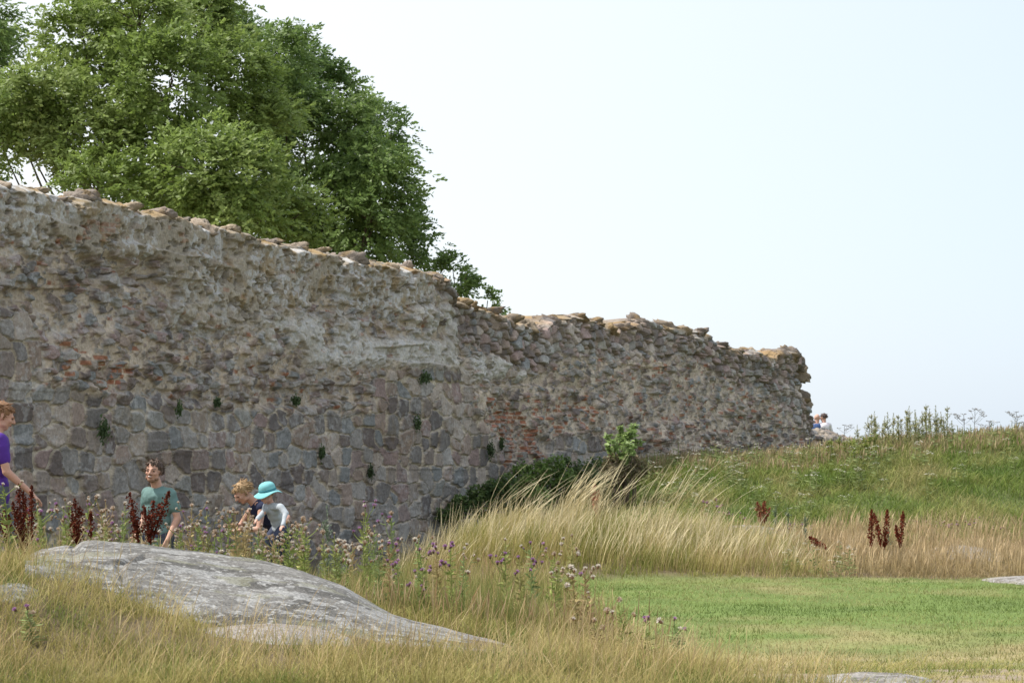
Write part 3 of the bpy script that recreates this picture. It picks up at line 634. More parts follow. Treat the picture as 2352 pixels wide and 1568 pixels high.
# ---------------------------------------------------------------- leaves and tubes
def leaf_quads(Pc, D, N, L, W, col):
    """rhombic leaflets: centre, direction, normal, length, width"""
    D = D / np.linalg.norm(D, axis=1, keepdims=True); S_ = np.cross(D, N); S_ /= np.linalg.norm(S_, axis=1, keepdims=True) + 1e-9
    L = np.asarray(L)[:, None]; W = np.asarray(W)[:, None]
    V = np.stack([Pc - D * L * 0.5, Pc + S_ * W * 0.5 - D * L * 0.05, Pc + D * L * 0.5, Pc - S_ * W * 0.5 - D * L * 0.05], 1)
    n = len(Pc); q_ = np.arange(4 * n).reshape(n, 4)
    return V.reshape(-1, 3), q_, np.repeat(col, 4, 0)
def twigs(Pt, Dt, nl, L, W, col, spread=0.28, sag=0.35, Nb=None):
    """feathery compound leaves along twig directions"""
    n = len(Pt); Ps, Ds, Ns, Ls, Ws, Cs = [], [], [], [], [], []
    up = np.array([0, 0, 1.0]); Dt = Dt / np.linalg.norm(Dt, axis=1, keepdims=True)
    S_ = np.cross(Dt, up + rng.normal(0, 0.35, (n, 3))); S_ /= np.linalg.norm(S_, axis=1, keepdims=True) + 1e-9
    for k in range(nl):
        t = (k // 2 + 0.5) / (nl / 2); sd = 1 if k % 2 else -1
        p = Pt + Dt * spread * t + up * (-sag * spread * t * t) + rng.normal(0, 0.015, (n, 3))
        d = Dt * 0.7 + S_ * sd * 0.75 - up * 0.25 * rng.random((n, 1)) + rng.normal(0, 0.12, (n, 3))
        Ps.append(p + d * L * 0.5); Ds.append(d); Ns.append((up if Nb is None else up * 0.35 + Nb) + rng.normal(0, 0.38, (n, 3)))
        Ls.append(L * rng.uniform(0.7, 1.2, n)); Ws.append(W * rng.uniform(0.7, 1.2, n)); Cs.append(col * rng.uniform(0.8, 1.2, (n, 1)))
    return leaf_quads(np.concatenate(Ps), np.concatenate(Ds), np.concatenate(Ns), np.concatenate(Ls), np.concatenate(Ws), np.concatenate(Cs))
def tube(pts, rad, k=7):
    pts = np.asarray(pts, float); rad = np.asarray(rad, float); n = len(pts)
    T = np.gradient(pts, axis=0); T /= np.linalg.norm(T, axis=1, keepdims=True) + 1e-9
    ref = np.array([0.31, 0.95, 0.1]) if abs(T[0, 1]) < 0.9 else np.array([1.0, 0, 0])
    A = np.cross(T, ref); A /= np.linalg.norm(A, axis=1, keepdims=True) + 1e-9; B = np.cross(T, A)
    a = np.linspace(0, 2 * np.pi, k, endpoint=False)
    V = pts[:, None] + rad[:, None, None] * (A[:, None] * np.cos(a)[None, :, None] + B[:, None] * np.sin(a)[None, :, None])
    i = np.arange(n * k).reshape(n, k); i = np.concatenate([i, i[:, :1]], 1)
    return V.reshape(-1, 3), grid(i)
def merge2(parts, colr=None):
    Vs, Qs, Cs = [], [], []; o = 0
    for p_ in parts:
        Vs.append(p_[0]); Qs.append(p_[1] + o); o += len(p_[0])
        if len(p_) > 2: Cs.append(np.broadcast_to(p_[2], (len(p_[0]), 3)))
    return np.concatenate(Vs), np.concatenate(Qs), (np.concatenate(Cs) if Cs else None)
def bez(a, b, sagx, n=9, wob=0.15):
    t = np.linspace(0, 1, n)[:, None]; a = np.array(a, float); b = np.array(b, float); m = (a + b) / 2 + np.array(sagx)
    p = (1 - t) ** 2 * a + 2 * t * (1 - t) * m + t * t * b
    p[1:-1] += rng.normal(0, wob, (n - 2, 3)); return p
def tree(name, blobs, Y, base_px, rY, label, trunk_r, leafL=0.115, leafW=0.056, tw=17, dens=30, cols=None, group=None, forks=2, rtwig=0.30, base_z=-0.3, cat='tree'):
    bp_ = P(base_px, 1040, Y); bp_[2] = base_z
    root = empty(name, tuple(bp_))
    Pt, Dt, Cs, Nb_ = [], [], [], []; limbs = []
    cols = np.array(cols)
    fk = bp_ + np.array([0, 0, (P(base_px, np.max([b[1] for b in blobs]), Y)[2] - base_z) * 0.45])
    limbs.append(tube(bez(bp_, fk, (0.1, 0, 0), 6, 0.03), np.linspace(trunk_r, trunk_r * 0.75, 6), 10))
    cen = []
    for (bx, by, br) in blobs:
        dy = rng.uniform(-1, 1) * rY * 1.25; c = P(bx, by, Y + dy); cen.append(c)
        r = br / F * Y
        limbs.append(tube(bez(fk, c, (0, 0, -0.12 * np.linalg.norm(c - fk)), 10, 0.05 * r + 0.04), np.linspace(trunk_r * 0.22, 0.01, 10), 6))
        m = max(3, int(dens * (br / 100.0) ** 2 * (Y / 50) ** 2))
        v = rng.normal(0, 1, (m, 3)); v[:, 1] -= 0.3; v[:, 2] += 0.45; v /= np.linalg.norm(v, axis=1, keepdims=True)
        rad_ = r * rng.uniform(0.5, 1.0, (m, 1)) ** 0.6
        cc_ = c + v * rad_ * np.array([1, 1.1, 0.92])
        tone = rng.uniform(0, 1)
        for j in range(m):
            if rng.random() < 0.25: limbs.append(tube(bez(c, cc_[j], (0, 0, -0.05), 5, 0.03), np.linspace(0.018, 0.006, 5), 4))
            p = cc_[j] + rng.normal(0, 1, (tw, 3)) * rtwig * np.array([0.65, 0.65, 0.45])
            d = v[j] * 0.9 + rng.normal(0, 0.5, (tw, 3)) + np.array([0.35, 0, 0.1])
            Pt.append(p); Dt.append(d); nn_ = (p - c); Nb_.append(nn_ / (np.linalg.norm(nn_, axis=1, keepdims=True) + 1e-6))
            tt = np.clip(tone * 0.6 + rng.uniform(0, 0.4), 0, 1) * (len(cols) - 1.001); ii = int(tt)
            Cs.append(np.repeat((cols[ii] * (1 - tt + ii) + cols[ii + 1] * (tt - ii))[None], tw, 0) * rng.uniform(0.85, 1.15, (tw, 1)))
    V, q_, c_ = twigs(np.concatenate(Pt), np.concatenate(Dt), 10, leafL, leafW, np.concatenate(Cs), Nb=np.concatenate(Nb_))
    npmesh('crown', V - bp_, q_, M_LEAF, c_, root)
    V, q_, _ = merge2(limbs)
    npmesh('trunk', V - bp_, q_, M_BARK, None, root, smooth=True)
    tag(root, label, cat, group)
    return root
ASH = [(0.14, 0.20, 0.045), (0.20, 0.28, 0.065), (0.31, 0.38, 0.12)]
ASHD = [(0.10, 0.17, 0.05), (0.15, 0.23, 0.06), (0.22, 0.31, 0.09)]  # darker set of ASH greens; right-hand crown's shade is put into the leaf colour
rng = np.random.default_rng(11)
tree('ash_tree', [(190, 85, 80), (320, 60, 95), (440, 80, 95), (120, 210, 95), (250, 190, 115), (390, 200, 115), (520, 180, 95), (60, 300, 85), (190, 320, 105), (330, 350, 115), (470, 400, 110), (240, 440, 85), (390, 480, 90), (550, 420, 100), (550, 520, 90), (650, 500, 80), (130, 385, 50), (590, 300, 105), (0, 330, 50), (30, 250, 70), (470, 20, 60), (250, 0, 80), (590, 470, 60)], 47, 330, 2.2,
     'large light green ash tree towering behind the left part of the ruined wall', 0.35, cols=ASH, dens=38)
tree('ash_tree', [(560, 110, 60), (500, 40, 45), (640, 130, 70), (700, 190, 80), (640, 250, 95), (760, 220, 60), (800, 290, 75), (860, 300, 60), (700, 340, 95), (820, 400, 85), (890, 440, 55), (740, 460, 95), (850, 510, 85), (680, 560, 90), (800, 580, 85), (905, 560, 62), (945, 570, 42), (870, 370, 60), (900, 290, 30), (955, 600, 24)], 54, 700, 2.2,
     'tree with rounded crown, shade put into its green, behind the wall, right of the big ash', 0.32, cols=ASHD, dens=38)
tree('ash_tree', [(-20, 60, 55), (10, 100, 45), (-60, 120, 80), (-60, 260, 90), (-80, 420, 100)], 58, -90, 1.5, 'tree crown cut off by the upper left corner of the picture', 0.3, cols=ASHD, dens=30)
tree('small_tree', [(1040, 618, 26), (1068, 640, 20), (1012, 600, 12), (1062, 665, 22)], 52, 1055, 0.4, 'small dark green tree peeping over the wall where its top drops', 0.1, cols=ASHD, dens=80, rtwig=0.12, tw=9)
tree('small_tree', [(1120, 690, 11), (1130, 705, 12), (1120, 730, 20)], 52, 1120, 0.3, 'tip of a very small tree just showing above the wall crest', 0.06, cols=ASHD, dens=120, rtwig=0.09, leafL=0.09, tw=8)
# ---------------------------------------------------------------- people
def m_caps(p0, p1, r0, r1, k=14):
    p0 = np.array(p0, float); p1 = np.array(p1, float); d = p1 - p0; L = np.linalg.norm(d) + 1e-6; d = d / L
    ts, rs = [], []
    for a in np.linspace(-90, 0, 5)[:-1]: ts.append(math.sin(R(a)) * r0); rs.append(max(1e-4, math.cos(R(a)) * r0))
    for t in np.linspace(0, 1, 4): ts.append(t * L); rs.append(r0 + (r1 - r0) * t)
    for a in np.linspace(0, 90, 5)[1:]: ts.append(L + math.sin(R(a)) * r1); rs.append(max(1e-4, math.cos(R(a)) * r1))
    ref = np.array([0, 0, 1.0]) if abs(d[2]) < 0.9 else np.array([1.0, 0, 0])
    A = np.cross(d, ref); A /= np.linalg.norm(A); B = np.cross(d, A); a = np.linspace(0, 2 * np.pi, k, endpoint=False)
    V = np.array([p0 + d * t + r * (A * math.cos(x) + B * math.sin(x)) for t, r in zip(ts, rs) for x in a])
    i = np.arange(len(ts) * k).reshape(len(ts), k); i = np.concatenate([i, i[:, :1]], 1)
    return V, grid(i)[:, ::-1]
def m_ell(c, rad, M=np.eye(3), k=18):
    th = np.linspace(0, 2 * np.pi, k, endpoint=False); ph = np.linspace(-np.pi / 2 + 1e-3, np.pi / 2 - 1e-3, k // 2 + 1)
    T, Ph = np.meshgrid(th, ph)
    V = np.stack([np.cos(Ph) * np.cos(T) * rad[0], np.cos(Ph) * np.sin(T) * rad[1], np.sin(Ph) * rad[2]], -1).reshape(-1, 3)
    i = np.arange(T.size).reshape(T.shape); i = np.concatenate([i, i[:, :1]], 1)
    return V @ M.T + np.array(c), grid(i)
def fused(name, parts, mat, parent, vox=0.008, sm=4, fac=0.5):
    V, q_, _ = merge2(parts)
    o = npmesh(name, V, q_, mat, None, parent, smooth=True)
    m = o.modifiers.new('remesh', 'REMESH'); m.mode = 'VOXEL'; m.voxel_size = vox; m.use_smooth_shade = True
    s = o.modifiers.new('smooth', 'SMOOTH'); s.factor = fac; s.iterations = sm
    return o
def frame(up, right):
    up = np.array(up, float); up /= np.linalg.norm(up); right = np.array(right, float); right = right - up * right.dot(up); right /= np.linalg.norm(right)
    return np.stack([right, np.cross(up, right), up], 1)      # columns: right(+x), back(+y), up
def eul(rx=0, ry=0, rz=0): return np.array(Euler((R(rx), R(ry), R(rz))).to_matrix())
def skinmat(name, c): return plain(name, c, 0.55, 60, 0.08, 0.05, sss=0.08, spec=0.35)
SK = skinmat('skin', (0.52, 0.30, 0.22)); SKP = skinmat('skin_pink', (0.56, 0.33, 0.26))
DARK = plain('dark_eye', (0.05, 0.035, 0.03), 0.4)
LIP = plain('lips', (0.42, 0.17, 0.14), 0.5); TEETH = plain('teeth', (0.7, 0.66, 0.6), 0.4); WHITE = plain('eye_white', (0.6, 0.58, 0.55), 0.4)
def hand(wr, el, s, side, curl=25, palm_n=None):
    """palm, four fingers and a side thumb past the wrist"""
    d = np.array(wr, float) - np.array(el, float); d /= np.linalg.norm(d)
    n = np.array(palm_n if palm_n is not None else (0, 1.0, 0), float); n = n - d * n.dot(d); n /= np.linalg.norm(n)
    u = np.cross(d, n) * side
    P_ = []; w = np.array(wr, float)
    for a in (-0.026, -0.009, 0.009, 0.026): P_.append(m_caps(w + u * a * s * 0.7, w + d * 0.085 * s + u * a * s, 0.015 * s, 0.012 * s, 8))
    for a, L, c in ((-0.029, 0.058, curl + 12), (-0.010, 0.072, curl + 6), (0.010, 0.078, curl), (0.029, 0.068, curl - 6)):
        b = w + d * 0.088 * s + u * a * s; p = b; dd = d.copy()
        for j, f in enumerate((0.45, 0.32, 0.23)):
            ang = R(c * (0.6 + 0.5 * j)); ax = dd * math.cos(ang) + n * math.sin(ang); ax /= np.linalg.norm(ax)
            q = p + ax * L * f * s; P_.append(m_caps(p, q, (0.0092 - 0.001 * j) * s, (0.0086 - 0.001 * j) * s, 8)); p = q; dd = ax
    b = w + d * 0.025 * s + u * 0.022 * s; t1_ = b + (d * 0.55 + u * 0.7 + n * 0.25) * 0.042 * s; t2_ = t1_ + (d * 0.85 + u * 0.25 + n * 0.3) * 0.034 * s
    P_ += [m_caps(b, t1_, 0.014 * s, 0.011 * s, 8), m_caps(t1_, t2_, 0.011 * s, 0.008 * s, 8)]
    return P_
def head_parts(c, M, s, child=False):
    """M columns: x=head's left... facing is -y"""
    g_ = lambda x, y, z: np.array(c) + M @ (np.array([x, y, z]) * s)
    e = lambda p, r, M2=None: m_ell(g_(*p), np.array(r) * s, M if M2 is None else M @ M2)
    L = [e((0, 0.012, 0.028), (0.076, 0.094, 0.086)), e((0, -0.022, -0.020), (0.062, 0.070, 0.082)),
         e((0, -0.045, -0.078), (0.040, 0.038, 0.030)), e((0, -0.082, 0.020), (0.052, 0.018, 0.012)),
         m_caps(g_(0, -0.090, 0.018), g_(0, -0.112, -0.018), 0.009 * s, 0.014 * s, 8),
         e((0.013, -0.097, -0.022), (0.009, 0.01, 0.008)), e((-0.013, -0.097, -0.022), (0.009, 0.01, 0.008)),
         e((0.036, -0.066, -0.018), (0.022, 0.020, 0.020)), e((-0.036, -0.066, -0.018), (0.022, 0.020, 0.020)),
         e((0, -0.086, -0.050), (0.024, 0.010, 0.008))]
    for sg in (1, -1):
        L.append(e((0.077 * sg, 0.012, -0.004), (0.008, 0.020, 0.032)))
        L.append(e((0.044 * sg, -0.02, -0.062), (0.020, 0.04, 0.022)))
    return L, g_
def make_person(label, loc, rz, J, s=1.0, headM=None, headS=1.0, skin=SK, shirt=None, legs=None, hair=None, shoes=None, group=None, sleeves=0.75, hairlen=0.05, bald=False, smile=False, beard=None, neckline=0.0, palms=None, curl=25, fr=1.0, vox=0.0075, shirt_low=0.0, long_sleeve=False, tank=False, tuft=150):
    root = empty('person', loc, rz)
    J = {k: np.array(v, float) for k, v in J.items()}
    hm = np.eye(3) if headM is None else headM
    up = J['neck'] - J['pelvis']; rt = J['shL'] - J['shR']; Mt = frame(up, rt)
    tl = np.linalg.norm(up); up = up / tl
    hips = frame(up, J['hipL'] - J['hipR'])
    def torso(g, wr=1.0):
        c0 = J['pelvis']; out = []
        for f, rx_, ry_, rz_ in ((0.02, 0.155, 0.110, 0.11), (0.28, 0.135, 0.100, 0.13), (0.52, 0.148, 0.108, 0.14), (0.74, 0.165, 0.112, 0.13)):
            out.append(m_ell(c0 + up * tl * f, np.array([rx_ * fr, ry_ * fr, rz_]) * s + g, Mt if f > 0.2 else hips))
        ms = (J['shL'] + J['shR']) / 2
        out.append(m_caps(J['shL'] * 0.92 + ms * 0.08, J['shR'] * 0.92 + ms * 0.08, 0.058 * s * fr + g, 0.058 * s * fr + g))
        out.append(m_caps(J['neck'] + (ms - J['neck']) * 0.5, J['shL'], 0.052 * s * fr + g * 0.7, 0.055 * s * fr + g)); out.append(m_caps(J['neck'] + (ms - J['neck']) * 0.5, J['shR'], 0.052 * s * fr + g * 0.7, 0.055 * s * fr + g))
        return out
    B = torso(0.0)
    hp, g_ = head_parts(J['head'], hm, s * headS); B += hp
    B.append(m_caps(J['neck'] - up * 0.03 * s, g_(0, 0.02, -0.04), 0.062 * s * fr, 0.053 * s * fr))
    for sd, sg in (('L', 1), ('R', -1)):
        B.append(m_caps(J['sh' + sd], J['el' + sd], 0.050 * s * fr, 0.038 * s * fr)); B.append(m_caps(J['el' + sd], J['wr' + sd], 0.040 * s * fr, 0.025 * s * fr))
        B += hand(J['wr' + sd], J['el' + sd], s * (0.95 if fr >= 0.9 else 0.85), sg, curl, None if palms is None else palms)
        B.append(m_caps(J['hip' + sd], J['kn' + sd], 0.085 * s * fr, 0.055 * s * fr)); B.append(m_caps(J['kn' + sd], J['an' + sd], 0.056 * s * fr, 0.038 * s * fr))
        B.append(m_caps(J['an' + sd], J['to' + sd], 0.038 * s, 0.03 * s))
    fused('body', B, skin, root, vox)
    # face
    for sg in (1, -1):
        V, q_ = m_ell(g_(0.031 * sg, -0.083, 0.006), np.array([0.013, 0.007, 0.006]) * s * headS, hm, 10); npmesh('eye', V, q_, DARK, None, root, True)
        V, q_ = m_caps(g_(0.016 * sg, -0.098, 0.026), g_(0.048 * sg, -0.085, 0.028), 0.0045 * s, 0.0035 * s, 6)
        if hair is not None and not tank: npmesh('eyebrow', V, q_, hair, None, root, True)
    V, q_ = m_ell(g_(0, -0.092, -0.050), np.array([0.026, 0.008, 0.0065 if not smile else 0.011]) * s * headS, hm, 12); npmesh('mouth', V, q_, LIP, None, root, True)
    if smile:
        V, q_ = m_ell(g_(0, -0.0965, -0.048), np.array([0.020, 0.006, 0.006]) * s * headS, hm, 12); npmesh('teeth', V, q_, TEETH, None, root, True)
    if beard is not None:
        e = lambda p, r: m_ell(g_(*p), np.array(r) * s, hm)
        fused('beard', [e((0, -0.047, -0.082), (0.044, 0.042, 0.030)), e((0.046, -0.025, -0.066), (0.021, 0.042, 0.022)), e((-0.046, -0.025, -0.066), (0.021, 0.042, 0.022)), m_caps(g_(-0.026, -0.092, -0.034), g_(0.026, -0.092, -0.034), 0.006 * s, 0.006 * s, 8)], beard, root, 0.005, 2)
    if shirt is not None:
        Sh = torso(0.012 * s)[:-2] + [m_caps(J['neck'] * 0.35 + (J['shL'] + J['shR']) * 0.325, J['sh' + q__], 0.050 * s * fr, 0.062 * s * fr) for q__ in 'LR']
        if shirt_low: Sh.append(m_caps(J['pelvis'], J['pelvis'] - up * shirt_low, 0.125 * s * fr, 0.13 * s * fr)); Sh.append(m_ell(J['pelvis'] - up * shirt_low * 0.6, np.array([0.175 * fr, 0.125 * fr, 0.10]) * s, hips))
        for sd in 'LR':
            e_ = J['sh' + sd] + (J['el' + sd] - J['sh' + sd]) * sleeves
            if not tank: Sh.append(m_caps(J['sh' + sd], e_, 0.066 * s * fr, 0.060 * s * fr))
            if long_sleeve: Sh.append(m_caps(e_, J['wr' + sd], 0.056 * s * fr, 0.040 * s * fr))
        so = fused('shirt', Sh, shirt, root, 0.009, 3)
        t_ = bpy.data.textures.get('fabric_folds') or bpy.data.textures.new('fabric_folds', 'CLOUDS'); t_.noise_scale = 0.11
        dm_ = so.modifiers.new('folds', 'DISPLACE'); dm_.texture = t_; dm_.strength = 0.028 * s; dm_.mid_level = 0.5; dm_.texture_coords = 'LOCAL'
    if legs is not None:
        Lg = [m_ell(J['pelvis'] - up * 0.01, np.array([0.170 * fr, 0.125 * fr, 0.10]) * s, hips)]
        for sd in 'LR': Lg += [m_caps(J['hip' + sd], J['kn' + sd], 0.098 * s * fr, 0.068 * s * fr), m_caps(J['kn' + sd], J['an' + sd], 0.068 * s * fr, 0.056 * s * fr)]
        fused('trousers', Lg, legs, root, 0.010, 3)
    if shoes is not None:
        for sd in 'LR':
            a_ = J['an' + sd].copy(); t2_ = J['to' + sd]
            fused('shoe', [m_caps(a_ - np.array([0, 0, 0.03 * s]), t2_, 0.046 * s, 0.038 * s)], shoes, root, 0.009, 2)
    if hair is not None and not bald:
        Hh = [m_ell(g_(0, 0.020, 0.038), np.array([0.082, 0.096, 0.086]) * s * headS, hm)]
        r2 = np.random.default_rng(5)
        for k in range(tuft):
            v = r2.normal(0, 1, 3); v /= np.linalg.norm(v)
            if v[2] < -0.45 or (v[1] < -0.25 and v[2] < 0.45) : continue
            p = np.array([v[0] * 0.078, v[1] * 0.094 + 0.016, v[2] * 0.086 + 0.030])
            d = v * 0.35 + np.array([0.25 * r2.normal(), 0.25 * r2.normal() - (0.5 if v[1] < 0 else -0.35), -0.55 + 0.35 * r2.normal()])
            d /= np.linalg.norm(d)
            Hh.append(m_caps(g_(*p), g_(*(p + d * hairlen * r2.uniform(0.5, 1.1))), 0.009 * s, 0.003 * s, 5))
        # cut: keep hair off the face by placing it slightly back
        npmesh('hair', *merge2(Hh)[:2], hair, None, root, True)
    tag(root, label, 'person', group)
    return root, g_
def stand(s=1.0, **kw):
    J = dict(pelvis=(0, 0.0, .96), neck=(0, 0.01, 1.47), head=(0, -0.02, 1.62), shL=(.175, 0, 1.40), shR=(-.175, 0, 1.40), elL=(.23, .03, 1.12), elR=(-.23, .03, 1.12),
             wrL=(.24, -.05, .88), wrR=(-.24, -.05, .88), hipL=(.088, 0, .92), hipR=(-.088, 0, .92), knL=(.10, -.02, .50), knR=(-.10, -.02, .50), anL=(.11, .02, .09), anR=(-.11, .02, .09), toL=(.13, -.13, .03), toR=(-.13, -.13, .03))
    J = {k: np.array(v, float) for k, v in J.items()}
    for k, v in kw.items(): J[k] = np.array(v, float)
    return {k: v * s for k, v in J.items()}
def ground_at(px, Y):
    X = (px - 1176) * x0 * Y; return (float(X), float(Y), float(ground_z(X, Y)))
def hairmat(name, c): return plain(name, c, 0.6, 80, 0.4, 0.5, spec=0.4)
# boy in purple, walking to the right at the left edge (back three-quarter view)
pb_ = ground_at(-10, 19.0)
Jb = stand(0.87, elR=(-.20, -.07, 1.10), wrR=(-.19, -.30, 0.90), shR=(-.17, -0.01, 1.385), shL=(.17, 0.0, 1.39), head=(0.0, -0.055, 1.60), neck=(0, -0.005, 1.455), knL=(.10, -.16, .52), anL=(.10, -.10, .12), knR=(-.1, .04, .5), anR=(-.1, .18, .12), toR=(-.1, .05, .03), toL=(.1, -.26, .04))
make_person('teenage boy in a purple T-shirt with light brown hair, cut off by the left edge', pb_, R(90 + 20), Jb, 0.87, eul(20, 0, 0), 1.10, SK,
            plain('purple_cotton', (0.085, 0.030, 0.26), 0.85, 9, 0.12, 0.3, bdist=0.02), plain('grey_denim', (0.10, 0.11, 0.13), 0.9, 60, 0.2), hairmat('light_brown_hair', (0.22, 0.115, 0.055)), plain('dark_shoe', (0.06, 0.06, 0.07), 0.6), sleeves=0.62, hairlen=0.035, shirt_low=0.08, tuft=520)
# man in green T-shirt
pm = ground_at(366, 26.0)
Jm = stand(1.0, head=(0.0, -0.105, 1.63), neck=(0, -0.03, 1.47), elL=(.225, .02, 1.13), wrL=(.20, -.13, .90), elR=(-.20, .02, 1.12), wrR=(-.2, -.14, .93), shL=(.150, 0, 1.385), shR=(-.150, 0, 1.395))
pm = (pm[0], pm[1], pm[2] - 0.05)
make_person('smiling dark-haired man in a faded green T-shirt standing behind the weeds', pm, R(-26), Jm, 1.0, eul(0, 5, 14), 1.10, SK,
            plain('green_cotton', (0.13, 0.22, 0.21), 0.85, 9, 0.12, 0.3, bdist=0.02), plain('dark_blue_trousers', (0.05, 0.06, 0.09), 0.9, 60, 0.2), hairmat('brown_hair', (0.075, 0.045, 0.03)), plain('brown_shoe', (0.09, 0.06, 0.04), 0.6),
            sleeves=0.6, smile=True, beard=plain('stubble', (0.26, 0.15, 0.10), 0.9, 90, 0.3), hairlen=0.038, shirt_low=0.07, tuft=480, palms=(-1, 0.2, 0))
# woman bending forward
pw = ground_at(634, 26.3)
Jw = stand(0.94, pelvis=(0, 0.08, 0.98), neck=(0, -0.27, 1.37), head=(0.0, -0.40, 1.475), shL=(.155, -0.22, 1.31), shR=(-.155, -0.22, 1.31), elL=(.24, -.28, 1.06), wrL=(.10, -.47, 1.05), elR=(-.22, -.36, 1.08), wrR=(-.06, -.52, 1.10), hipL=(.085, .06, .92), hipR=(-.085, .06, .92))
make_person('blonde woman in a navy top bending over the flowers, beside the toddler', pw, R(-66), Jw, 0.94, eul(38, 0, 8), 1.06, SK,
            plain('navy_cotton', (0.02, 0.025, 0.06), 0.85, 9, 0.1, 0.2), plain('navy_trousers', (0.03, 0.035, 0.06), 0.9), hairmat('blonde_hair', (0.34, 0.22, 0.11)), plain('sandal', (0.12, 0.08, 0.05), 0.7), tank=True, fr=0.92, hairlen=0.045, tuft=420, palms=(0, 0, -1))
# toddler on her arm, world joints relative to its own base
def cj(px, py, Y): return P(px, py, Y)
base_c = np.array(P(636, 1278, 25.85))
Jc = dict(head=cj(613, 1137, 25.75), neck=cj(622, 1156, 25.80), pelvis=cj(641, 1213, 25.9), shL=cj(647, 1163, 25.72) , shR=cj(610, 1161, 25.98), elL=cj(664, 1187, 25.68), wrL=cj(649, 1207, 25.58),
          elR=cj(606, 1178, 25.85), wrR=cj(592, 1190, 25.75), hipL=cj(648, 1216, 25.83), hipR=cj(633, 1216, 25.98), knL=cj(628, 1238, 25.72), knR=cj(615, 1236, 25.9), anL=cj(634, 1266, 25.72), anR=cj(620, 1264, 25.9), toL=cj(625, 1272, 25.65), toR=cj(611, 1270, 25.83))
sC = 0.60
Jc['shL'] = cj(645, 1164, 25.62); Jc['shR'] = cj(612, 1162, 25.86); Jc['elL'] = cj(662, 1187, 25.55); Jc['wrL'] = cj(650, 1205, 25.45); Jc['elR'] = cj(606, 1178, 25.72); Jc['wrR'] = cj(592, 1191, 25.62)
Jc = {k: v - base_c for k, v in Jc.items()}
hMc = eul(0, 0, -66) @ eul(18, 0, 0)
tod, gh_ = make_person('toddler in a grey-white shirt held at the woman\'s side', tuple(base_c), 0, Jc, sC, hMc, 1.28, SKP,
            plain('white_cotton', (0.42, 0.46, 0.50), 0.85, 12, 0.08, 0.3, bdist=0.02), plain('toddler_trousers', (0.05, 0.06, 0.10), 0.9), hairmat('toddler_hair', (0.35, 0.24, 0.14)), plain('toddler_shoe', (0.2, 0.2, 0.25), 0.6), sleeves=0.7, hairlen=0.02, tuft=60, long_sleeve=True, palms=(0, 0, -1))
# sun hat: crown, band, floppy brim
hat = bpy.data.objects.new('sun_hat', None); C.objects.link(hat)
hc = Jc['head'] + base_c; Mh = hMc @ eul(-4, 6, 0)
hat.location = tuple(hc + np.array([0, 0, 0.02]))
def lathe(pr, M, off, wob=None, k=40):
    a = np.linspace(0, 2 * np.pi, k, endpoint=False); V = []
    for i, (r, z) in enumerate(pr):
        for x in a:
            dz = 0 if wob is None else wob(r, x)
            V.append(M @ np.array([r * math.cos(x), r * math.sin(x) * 1.1, z + dz]) + off)
    i = np.arange(len(pr) * k).reshape(len(pr), k); i = np.concatenate([i, i[:, :1]], 1)
    return np.array(V), grid(i)
hatm = plain('turquoise_cotton', (0.20, 0.50, 0.53), 0.85, 20, 0.06, 0.2); bandm_ = plain('hat_band', (0.05, 0.22, 0.27), 0.85)
of = Mh @ np.array([0, 0.012, 0.0])
o = npmesh('hat_crown', *lathe([(0.082, 0.03), (0.083, 0.055), (0.080, 0.080), (0.068, 0.102), (0.048, 0.116), (0.024, 0.123), (0.0005, 0.125)], Mh, of), hatm, None, hat, True)
o = npmesh('hat_band', *lathe([(0.0845, 0.026), (0.0875, 0.028), (0.0872, 0.046), (0.084, 0.048)], Mh, of), bandm_, None, hat, True)
wob = lambda r, x: (r - 0.083) * 0.25 * math.sin(3 * x + 0.6) + (r - 0.083) * 0.22 * math.cos(2 * x)
o = npmesh('hat_brim', *lathe([(0.083, 0.028), (0.098, 0.020), (0.118, 0.008), (0.140, -0.004), (0.141, -0.008), (0.118, 0.003), (0.098, 0.015), (0.083, 0.023)], Mh, of, wob), hatm, None, hat, True)
tag(hat, 'turquoise sun hat with floppy brim and darker band on the toddler\'s head', 'hat')
# couple sitting far behind the wall end, backs to the camera
def sitting(s, hd): 
    return stand(s, pelvis=(0, 0, .12), neck=(0, -.10, .62), head=hd, shL=(.17, -.10, .55), shR=(-.17, -.10, .55), elL=(.25, -.22, .30), elR=(-.25, -.22, .30), wrL=(.16, -.42, .34), wrR=(-.16, -.42, .34), hipL=(.09, -.02, .11), hipR=(-.09, -.02, .11), knL=(.15, -.42, .42), knR=(-.15, -.42, .42), anL=(.13, -.58, .08), anR=(-.13, -.58, .08), toL=(.13, -.72, .04), toR=(-.13, -.72, .04))
for px, py, Mx, sh_, hr_, lab, bl, pl_ in ((1878, 960.5, eul(8, 0, -6), (0.05, 0.09, 0.22), (0.3, 0.22, 0.17), 'bald man in a blue shirt seated beyond the end of the wall', True, 0), (1893, 959, eul(12, 0, 40), (0.72, 0.68, 0.74), (0.06, 0.035, 0.03), 'dark-haired woman in a white top seated beyond the wall, next to the bald man', False, 0)):
    hz = P(px, py, 72.0)
    ss_ = 1.0
    make_person(lab, (hz[0], 72.0, hz[2] - 0.77), math.pi, sitting(ss_, (0.0, -0.13, .77)), ss_, Mx, 1.12, SKP,
                plain('far_shirt', sh_, 0.85), plain('far_trousers', (0.08, 0.08, 0.1), 0.9), hairmat('far_hair', hr_), plain('far_shoe', (0.1, 0.1, 0.1)), bald=bl, hairlen=0.05, tuft=110, vox=0.012)

